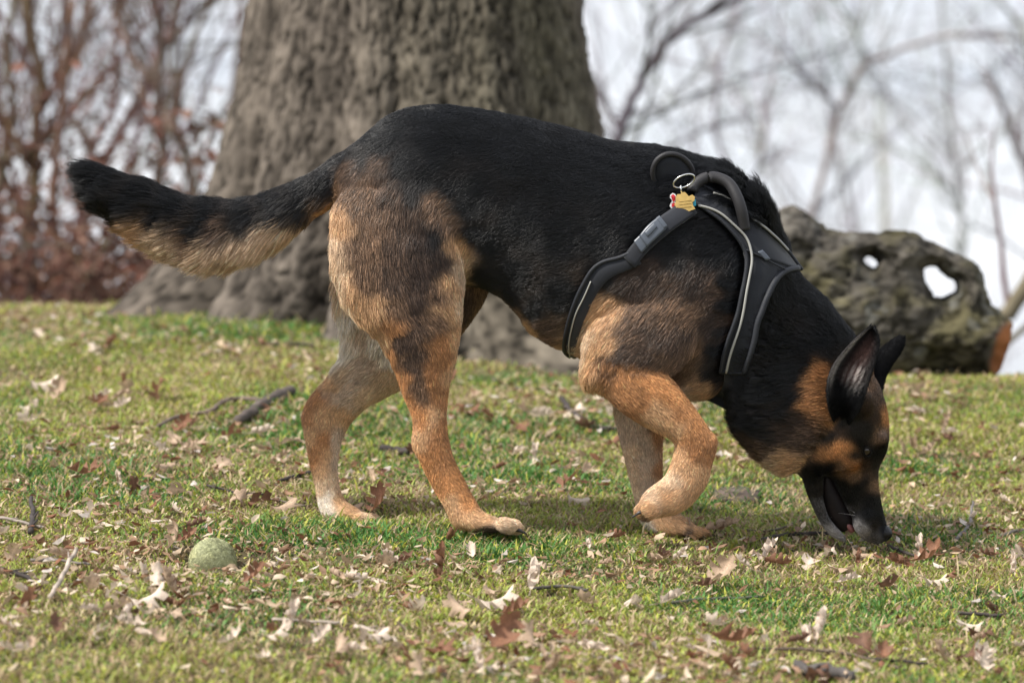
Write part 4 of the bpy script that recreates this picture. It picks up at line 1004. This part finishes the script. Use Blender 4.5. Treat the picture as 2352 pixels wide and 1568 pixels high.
# ------------------------------------------------------------------ lawn
def lawn(name, n_, seed, lab=None):
    g = np.random.default_rng(seed)
    y = 4.55 + (9.35 - 4.55) * g.uniform(0, 1, n_) ** .95
    hw = y * .1273 * 1.1 + .12
    x = g.uniform(-1, 1, n_) * np.where(g.uniform(0, 1, n_) < .80, hw, 2.6)
    p = np.stack([x, y, 0 * x], 1)
    pat = fbm(p * 3.1, 3, 401); pat2 = fbm(p * 11, 2, 402); bare = fbm(p * np.array([4, 6, 1]), 3, 403)
    upx_ = x / y * F + 1176
    keep = g.uniform(0, 1, n_) < np.clip(.95 - 1.1 * np.clip(bare - .12, 0, 1), .25, 1)
    x, y, p, pat, pat2, bare, upx_ = x[keep], y[keep], p[keep], pat[keep], pat2[keep], bare[keep], upx_[keep]; n_ = len(x)
    z = ground_z(x, y)
    L = g.uniform(.006, .019, n_) * (1 + .5 * np.clip(pat2, -1, 1)) * (1 + .9 * sstep(.2, .5, pat) * g.uniform(0, 1, n_)); L *= np.where(g.uniform(0, 1, n_) < .03, 1.9, 1)
    L *= 1 + .3 * sstep(7.5, 8.8, y)
    wd = g.uniform(.0009, .0019, n_) * (1 + .3 * sstep(6.5, 8.5, y))
    az = g.uniform(0, 2 * np.pi, n_); lean = g.uniform(.6, 1.55, n_)
    h = np.stack([np.cos(az), np.sin(az), 0 * az], 1); sde = np.stack([-np.sin(az + g.normal(0, .6, n_)), np.cos(az), 0 * az], 1)
    up_ = np.array([0, 0, 1.0])
    p0 = np.stack([x, y, z - .001], 1)
    m1 = p0 + (h * np.sin(lean * .6)[:, None] + up_ * np.cos(lean * .6)[:, None]) * (L * .5)[:, None]
    tp_ = m1 + (h * np.sin(lean * 1.25)[:, None] + up_ * np.cos(lean * 1.25)[:, None]) * (L * .5)[:, None]
    V_ = np.stack([p0 - sde * wd[:, None], p0 + sde * wd[:, None], m1 + sde * wd[:, None] * .9, m1 - sde * wd[:, None] * .9, tp_], 1)
    t = g.uniform(0, 1, n_); dead = (t < .36 + .35 * np.clip(bare, -.3, .6) - .2 * np.clip(pat, -.5, .5))
    k = np.clip(.5 + 1.9 * pat + .5 * g.normal(size=n_) * .5, 0, 1)[:, None]
    green = np.array([.33, .385, .085]) * (1 - k) + np.array([.09, .22, .05]) * k
    yel = (g.uniform(0, 1, n_) < .24)[:, None]; green = np.where(yel, np.array([.46, .46, .08]), green)
    q_ = g.uniform(0, 1, (n_, 1)); str_ = np.array([.64, .51, .31]) * q_ + np.array([.27, .17, .10]) * (1 - q_)
    c = np.where(dead[:, None], str_, green) * g.uniform(.7, 1.25, (n_, 1))
    cc = np.repeat(c[:, None], 5, 1); cc[:, 4] *= 1.15
    b0 = np.arange(n_)[:, None] * 5
    me = npmesh(name, V_.reshape(-1, 3), [b0 + np.array([0, 1, 2, 3]), b0 + np.array([3, 2, 4])], M_grass, False, cc.reshape(-1, 3))
    return tag(link(name, me), kind='stuff')
lawn('grass', 640000, 21)

# leaf fragments nobody could count
g = np.random.default_rng(31); n_ = 25000
y = g.uniform(4.6, 9.1, n_); x = g.uniform(-1, 1, n_) * (y * .14 + .1) * np.where(g.uniform(0, 1, n_) < .86, 1, 2.2)
dn = fbm(np.stack([x * 3, y * 3, 0 * x], 1), 3, 501); kp = g.uniform(0, 1, n_) < np.clip(.42 + 2.2 * dn, .06, 1); x, y = x[kp], y[kp]; n_ = len(x)
z = ground_z(x, y) + g.uniform(.002, .016, n_); c0 = np.stack([x, y, z], 1)
a_ = g.uniform(0, 2 * np.pi, n_); u = np.stack([np.cos(a_), np.sin(a_), g.normal(0, .35, n_)], 1); v = np.cross(u, np.stack([g.normal(0, .35, n_), g.normal(0, .35, n_), np.ones(n_)], 1)); v /= np.linalg.norm(v, axis=1)[:, None]
nn_ = np.cross(u, v); nn_ /= np.linalg.norm(nn_, axis=1)[:, None]; s_ = g.uniform(.0025, .0105, (n_, 1)); as_ = g.uniform(.25, .8, (n_, 1)); cu = g.uniform(-.5, .6, (n_, 1))
V_ = np.stack([c0 - u * s_, c0 - u * s_ * .3 - v * s_ * as_ + nn_ * s_ * cu, c0 + u * s_ * .5 - v * s_ * as_ * .7 + nn_ * s_ * cu, c0 + u * s_ * 1.1, c0 + u * s_ * .2 + v * s_ * as_ + nn_ * s_ * cu, c0 - u * s_ * .5 + v * s_ * as_ * .6 + nn_ * s_ * cu], 1)
pl_ = np.array([[.64, .52, .39], [.52, .39, .27], [.36, .22, .14], [.22, .10, .055], [.66, .58, .52]])
c = pl_[g.choice(5, n_, p=[.18, .24, .28, .23, .07])] * g.uniform(.75, 1.15, (n_, 1))
b0 = np.arange(n_)[:, None] * 6
tag(link('leaf_litter', npmesh('leaf_litter', V_.reshape(-1, 3), [b0 + np.array([0, 1, 2, 3]), b0 + np.array([0, 3, 4, 5])], M_leaf, False, np.repeat(c, 6, 0))), kind='stuff')

# whole oak leaves
def oak_leaf(name, seed, roll, bend, tone, twist=0):
    g = np.random.default_rng(seed)
    T_ = np.array([0, .06, .14, .19, .25, .30, .38, .44, .50, .55, .62, .68, .74, .80, .88, 1.0])
    W_ = np.array([.0, .05, .10, .26, .30, .11, .10, .34, .40, .13, .10, .26, .30, .09, .10, .0])
    SH_ = np.array([0, 0, 0, .02, .10, .02, 0, .03, .13, .03, 0, .03, .12, .03, .02, 0])
    V_ = []; c = []
    rows = []
    for sd2 in (1, -1):
        W2 = W_ * (1 + g.normal(0, .16, 16)); W2[0] = W2[-1] = .004
        S2 = SH_ * (1 + g.normal(0, .3, 16))
        col_ = []
        for k in range(4):
            f_ = k / 3
            col_.append(np.stack([T_ - .5 + S2 * f_ ** 1.5, sd2 * W2 * f_, np.zeros(16)], 1))
        rows.append(np.stack(col_, 1))       # 16 x 4 x 3
    Vl = np.concatenate([rows[0][:, ::-1], rows[1][:, 1:]], 1)  # 16 x 7
    sh = Vl.shape; Vf = Vl.reshape(-1, 3)
    # crumple, roll across, bend along
    pz = Vf * 4 + seed
    zz = .035 * fbm(pz, 2, seed) + .02 * np.abs(Vf[:, 1]) * np.sin(Vf[:, 0] * 30)
    ang = Vf[:, 1] * roll
    yy = np.where(abs(roll) > .01, np.sin(ang) / (roll if abs(roll) > .01 else 1), Vf[:, 1]); z2 = np.where(abs(roll) > .01, (1 - np.cos(ang)) / (roll if abs(roll) > .01 else 1), 0) + zz
    an = Vf[:, 0] * bend; rr_ = 1 / bend if abs(bend) > .01 else 1e3
    x3 = np.sin(an) * (rr_ - z2); z3 = rr_ - np.cos(an) * (rr_ - z2)
    tw = Vf[:, 0] * twist; y3 = yy * np.cos(tw) - z3 * np.sin(tw); z4 = yy * np.sin(tw) + z3 * np.cos(tw)
    V_ = np.stack([x3, y3, z4], 1)
    idx_ = np.arange(16 * 7).reshape(16, 7); Fs = [(idx_[i, k], idx_[i + 1, k], idx_[i + 1, k + 1], idx_[i, k + 1]) for i in range(15) for k in range(6)]
    base = np.array(tone) * (1 + .22 * fbm(Vf * 6 + seed, 2, seed + 5))[:, None]
    base[np.abs(Vf[:, 1]) < .01] *= 1.25
    mb = MB(); mb.v.append(V_); mb.f += Fs; mb.n = len(V_)
    p0 = V_[idx_[0, 3]]; tdir_ = p0 - V_[idx_[2, 3]]; tdir_ /= np.linalg.norm(tdir_)
    mb.tube([p0 - tdir_ * .03, p0 + tdir_ * .12, p0 + tdir_ * .25 + np.array([0, .03, .01])], [.012, .010, .009], 4)
    VV = np.concatenate(mb.v); cc = np.tile(np.array(tone) * .8, (len(VV), 1)); cc[:len(V_)] = base
    return npmesh(name, VV, mb.f, M_leaf, True, cc)
PALE, TANL, RUST, DARKB = (.66, .54, .44), (.47, .34, .24), (.25, .125, .075), (.16, .085, .055)
LEAVES = []
for k, (rl, bn, tw) in enumerate(((5.0, 1.2, .5), (7.5, .5, .3), (3.2, 2.2, .9), (-4.6, 1.8, .7), (2.0, -1.8, 1.6), (9.5, .8, .8))):
    for tn, cn in ((PALE, 'pale'), (TANL, 'tan'), (RUST, 'rusty brown'), (DARKB, 'dark brown')):
        LEAVES.append((oak_leaf('oak_leaf', 40 + k * 7 + len(LEAVES), rl, bn, tn, tw), ('rolled', 'tightly curled', 'arched', 'upturned', 'flat twisted', 'tube shaped')[k], cn, k))
used = {}
def where(px, py):
    if (px - 489) ** 2 + (py - 1300) ** 2 < 170 ** 2: return 'beside the tennis ball'
    if py > 1440: return ('along the bottom left edge' if px < 500 else 'at the bottom left of centre' if px < 1050 else 'at the bottom centre' if px < 1500 else 'at the bottom right of centre' if px < 1950 else 'in the bottom right corner')
    if py > 1270: return ('left of the tennis ball' if px < 440 else 'between the ball and the hind paw' if px < 800 else 'below the outstretched hind paw' if px < 1250 else 'below the front paws' if px < 1720 else 'below the muzzle of the dog' if px < 2080 else 'right of the muzzle, near side')
    if py > 1080: return ('behind the ball at the far left' if px < 350 else 'behind the ball near the hind legs' if px < 720 else 'between the two hind paws' if px < 1000 else 'between the hind and front paws' if px < 1450 else 'between the front paw and the chin' if px < 1880 else 'to the right of the nose')
    if py > 900: return ('in the leaf drift at the far left' if px < 280 else 'in the drift around the broken branch' if px < 700 else 'behind the hind legs' if px < 950 else 'seen under the belly' if px < 1400 else 'behind the front legs' if px < 1720 else 'behind the head of the dog')
    return ('on the upper lawn at the left' if px < 500 else 'on the upper lawn near the oak roots' if px < 1000 else 'on the upper lawn under the belly' if px < 1700 else 'on the upper lawn near the log')
def put_leaf(px, py, k, size, rot=None, up_=0.0, special=None):
    size *= .86
    me, st_, cn, kk = LEAVES[k]
    q_ = G(px, py); o = bpy.data.objects.new('oak_leaf', me); COL.objects.link(o)
    o.scale = (size,) * 3
    rz = random.uniform(0, 6.28) if rot is None else rot
    o.rotation_euler = (random.gauss(0, .35), -up_ + random.gauss(0, .2), rz)
    o.location = (q_[0], q_[1], q_[2] + .006 + size * (.10 + .32 * abs(math.sin(up_))))
    sz = 'small ' if size < .055 else 'large ' if size > .078 else ''
    lb = special or f"{sz}{cn} {st_} oak leaf {'standing up ' if up_ > .5 else ''}{where(px, py)}"
    if up_ <= .5 and not special: lb = f"{sz}{cn} {st_} oak leaf {where(px, py)}"
    if len(lb.split()) > 16: lb = lb.replace('standing up ', '')
    tag(o, lb, 'leaf', 'fallen oak leaves'); return o
hero = [(872, 1195, 2 * 4 + 2, .075, 1.2, 1.0, 'large brown lobed oak leaf standing just ahead of the far hind paw'), (800, 1190, 3 * 4 + 1, .06, .4, .2, None), (362, 925, 4 * 4 + 2, .06, 0, 1.1, 'orange brown oak leaf standing upright in the lawn below the tail'),
    (1140, 1410, 3 * 4 + 0, .075, .3, .3, 'brightest whitish curled oak leaf at the bottom centre'), (1222, 1370, 1 * 4 + 0, .07, 1.4, 1.2, 'pale oak leaf standing on end next to a dark twig'), (1017, 1340, 5 * 4 + 2, .07, 1.3, 1.2, 'rusty brown leaf tube standing up below the hind paw'), (1185, 1430, 0 * 4 + 2, .055, .3, .5, None),
    (1155, 1510, 2 * 4 + 2, .085, .9, .9, 'big rusty oak leaf standing near the bottom centre'), (1220, 1500, 3 * 4 + 1, .06, 1.9, .6, None), (1768, 1300, 1 * 4 + 0, .065, .8, .5, 'pale rolled leaf slanting up in front of the chin'), (1790, 1312, 0 * 4 + 2, .05, .2, .2, None), (2135, 1320, 2 * 4 + 2, .075, .5, .8, 'brown cupped oak leaf right of the nose'), (2115, 1290, 1 * 4 + 0, .05, 1.4, 1.2, None), (2150, 1355, 3 * 4 + 0, .045, .2, .3, None),
    (212, 1198, 4 * 4 + 0, .05, .2, .8, None), (195, 1115, 2 * 4 + 2, .08, .1, .3, 'rusty spread oak leaf at the far left'), (1300, 1135, 4 * 4 + 2, .065, .9, .5, None), (1325, 1165, 3 * 4 + 0, .05, .2, .1, None), (820, 1350, 5 * 4 + 0, .05, .3, .1, None), (340, 1400, 3 * 4 + 0, .07, .2, .2, None), (262, 1378, 4 * 4 + 0, .045, .2, .5, None),
    (1950, 1352, 1 * 4 + 0, .045, .3, .2, None), (1970, 1310, 5 * 4 + 2, .04, 1.4, 1.1, None), (1890, 1480, 5 * 4 + 0, .07, 1.3, .7, 'long whitish leaf tube near the bottom twig'), (1690, 1510, 2 * 4 + 2, .08, .3, .4, 'rusty wide oak leaf at the bottom right of centre'), (1660, 1360, 2 * 4 + 1, .075, .6, .7, None), (1620, 1370, 0 * 4 + 3, .05, .4, .4, None), (860, 1490, 3 * 4 + 0, .055, .7, .5, None),
    (405, 1270, 2 * 4 + 1, .06, 1.2, .8, 'tan lobed oak leaf leaning against the tennis ball'), (430, 1255, 0 * 4 + 2, .045, .5, .4, None), (585, 1350, 0 * 4 + 2, .05, .4, .7, None), (100, 905, 3 * 4 + 0, .075, .3, .4, None), (140, 930, 2 * 4 + 1, .07, 1.3, .8, None), (235, 930, 1 * 4 + 0, .05, .3, .3, None), (280, 950, 0 * 4 + 0, .05, .8, .4, None), (420, 1010, 2 * 4 + 2, .06, .8, .9, None),
    (440, 1040, 3 * 4 + 1, .07, .2, .2, None), (530, 1015, 4 * 4 + 2, .06, .3, .2, None), (600, 1010, 5 * 4 + 0, .06, .3, .1, None), (660, 1035, 4 * 4 + 1, .08, .1, .1, None), (1245, 975, 0 * 4 + 0, .07, .2, .2, None), (1420, 960, 3 * 4 + 0, .06, .3, .2, None), (1230, 1070, 1 * 4 + 0, .05, 1.1, .9, None), (2180, 1010, 1 * 4 + 0, .045, .5, .2, None), (610, 1170, 4 * 4 + 3, .08, .2, .1, None),
    (650, 1185, 3 * 4 + 1, .06, .5, .2, None), (1545, 1400, 1 * 4 + 0, .055, .5, .2, None), (1130, 1225, 3 * 4 + 3, .045, .5, .5, None), (930, 1310, 2 * 4 + 3, .04, .5, .5, None), (450, 690, 4 * 4 + 0, .09, .0, .1, 'pale broad leaf lying against the oak root'), (400, 692, 0 * 4 + 0, .06, .0, .1, None), (1655, 1230, 5 * 4 + 1, .075, .05, .0, 'pinkish tan leaf lying flat ahead of the planted front paw')]
for h_ in hero: put_leaf(*h_)
cnt = 0
while cnt < 235:
    py = 720 + (1575 - 720) * random.random() ** .75; px = random.uniform(-20, 2370)
    if py < 860 and px > 1800 - (860 - py): continue
    dens_ = .55 + .45 * math.exp(-((py - 985) / 60) ** 2) + (.25 if py > 1280 else 0)
    if py < 860: dens_ *= .35
    if px > 1700 and 1100 < py < 1270: dens_ *= .35
    if 1080 < py < 1260 and px > 900: dens_ *= .6
    if (px - 489) ** 2 + (py - 1300) ** 2 < 75 ** 2: continue
    if random.random() > dens_: continue
    k = random.choice((0, 0, 0, 1, 1, 2, 3)) if py > 1050 else random.choice((0, 0, 1, 1, 2, 2, 3))
    put_leaf(px, py, random.randrange(6) * 4 + k, random.uniform(.028, .060), None, random.choice((0, .1, .2, .3, .5, .9)))
    cnt += 1

# ------------------------------------------------------------------ sticks
def stick(path, r0, r1, label, col=(.11, .085, .07), name='twig', lift_=.006, raise_=None):
    pts = np.array([G(*q_) for q_ in path]); pts[:, 2] += lift_ + r0 * .5
    if raise_ is not None: pts[:, 2] += np.array(raise_)
    pts = cr_resample(pts, 5); n_ = len(pts); pts[1:-1] += rng.normal(0, r0 * .25, (n_ - 2, 3))
    mb = MB(); mb.tube(pts, [r0 + (r1 - r0) * k / (n_ - 1) * (1 + .15 * math.sin(k * 2.3)) for k in range(n_)], 8, True, col)
    for k in range(2):
        j = random.randint(2, n_ - 3); d_ = rng.normal(0, .4, 3) + (pts[j + 1] - pts[j]) / np.linalg.norm(pts[j + 1] - pts[j]); d_[2] = abs(d_[2]) * .5
        mb.tube([pts[j], pts[j] + d_ * r0 * 5], [r0 * .5, r0 * .3], 5, True, col)
    o = mb.build(name, M_twig); tag(o, label, 'twig' if name == 'twig' else 'branch', 'twigs on the lawn' if name == 'twig' else None)
DK = (.055, .045, .042); PL = (.42, .35, .29)
stick([(545, 985), (575, 965), (610, 940), (640, 925), (668, 912)], .0085, .0105, 'thick broken grey branch lying left of the bent hind leg', (.10, .08, .07), 'broken_branch', .008)
stick([(360, 990), (420, 965), (480, 955), (520, 930), (565, 925), (600, 930)], .0035, .005, 'long thin stick leading to the broken branch', (.16, .12, .10))
stick([(1288, 928), (1310, 955), (1340, 975), (1375, 995), (1440, 998)], .006, .004, 'dark crooked twig under the chest of the dog', DK)
stick([(878, 1042), (905, 1048), (942, 1052)], .0065, .006, 'short dark twig at the hock of the near hind leg', DK)
stick([(1748, 1252), (1800, 1240), (1850, 1238), (1905, 1236)], .0028, .0035, 'dark twig running under the lower jaw', DK)
stick([(1715, 1228), (1770, 1228), (1820, 1215), (1862, 1195)], .002, .0015, 'thin curved twig between front paw and chin', (.13, .11, .08))
stick([(1822, 1546), (1880, 1556), (1960, 1570)], .0075, .0075, 'thick dark stick cut by the bottom edge', (.09, .08, .075))
stick([(1700, 1502), (1850, 1505), (1950, 1515), (2020, 1535), (2080, 1552)], .002, .0022, 'long wavy twig above the thick stick at the bottom', (.12, .09, .07))
stick([(625, 1435), (700, 1438), (780, 1442)], .0022, .0022, 'straight pale twig in the lower left of centre', PL)
stick([(815, 1452), (860, 1462), (900, 1478), (915, 1492)], .0032, .002, 'pale curved twig at the bottom below the ball', PL)
stick([(2195, 1250), (2215, 1235), (2228, 1215), (2235, 1180)], .0030, .0020, 'grey hooked twig rising right of the nose', (.17, .15, .14), raise_=[0, .002, .006, .012])
stick([(1225, 1365), (1290, 1358), (1350, 1368)], .0026, .0022, 'dark arched twig behind the upright pale leaf', (.09, .08, .07))
stick([(1545, 1395), (1620, 1388), (1690, 1386), (1745, 1382)], .0026, .0018, 'dark twig below the planted front paw', (.09, .09, .07))
stick([(70, 1298), (130, 1298), (205, 1308)], .0026, .0018, 'arched grey twig left of the tennis ball', (.20, .17, .15))
stick([(-10, 1318), (40, 1330), (90, 1350)], .0038, .0028, 'dark stick entering from the left edge', DK)
stick([(-10, 1200), (40, 1208), (100, 1222)], .0026, .0022, 'pale grey twig at the left edge behind the ball', (.30, .25, .22))
stick([(540, 1152), (620, 1158), (700, 1172)], .0018, .0018, 'very thin straight twig before the far hind paw', (.16, .13, .10))
stick([(475, 1125), (540, 1140), (610, 1145)], .002, .0016, 'thin dark twig in the grass behind the ball', DK)
stick([(640, 1115), (670, 1108), (712, 1096)], .0032, .0035, 'short dark twig touching the far hind pastern', DK)
stick([(2300, 1240), (2330, 1232), (2370, 1225)], .003, .003, 'grey twig entering from the right edge', (.16, .14, .12))
stick([(1990, 1525), (2060, 1530), (2130, 1536)], .002, .002, 'thin dark twig in the bottom right', DK)
stick([(2200, 1420), (2260, 1424), (2300, 1426)], .0024, .0024, 'dark straight twig low on the right side', DK)
stick([(2040, 1265), (2080, 1280), (2120, 1290)], .0024, .002, 'dark twig just below the nose of the dog', DK)
stick([(115, 1385), (150, 1340), (175, 1308)], .0035, .0028, 'pale leaning stalk left of the ball', PL, raise_=[0, .01, .02])
stick([(600, 798), (680, 802), (720, 802)], .0045, .0045, 'blurred dark stick on the upper lawn', (.12, .10, .07))
stick([(70, 1235), (74, 1205), (72, 1168)], .0045, .003, 'short dark stub standing near the left edge', DK, raise_=[0, .004, .008])
# a flat scrap of bark behind the lifted paw
mb = MB(); q_ = [G(a, b_) for a, b_ in ((1628, 1140), (1660, 1128), (1710, 1130), (1748, 1142), (1740, 1158), (1690, 1160), (1645, 1155))]
V_ = [v + np.array([0, 0, .007 + random.uniform(0, .004)]) for v in q_] + [v + np.array([0, 0, .0]) for v in q_]; n7 = 7
mb.add(V_ + [np.mean(V_[:7], 0) + np.array([0, 0, .004])], [(k, (k + 1) % 7, 14) for k in range(7)] + [(k + 7, (k + 1) % 7 + 7, (k + 1) % 7, k) for k in range(7)], (.12, .09, .075))
tag(mb.build('bark_scrap', M_twig), 'flat brown scrap of bark on the grass between the front paw and the chin', 'bark')
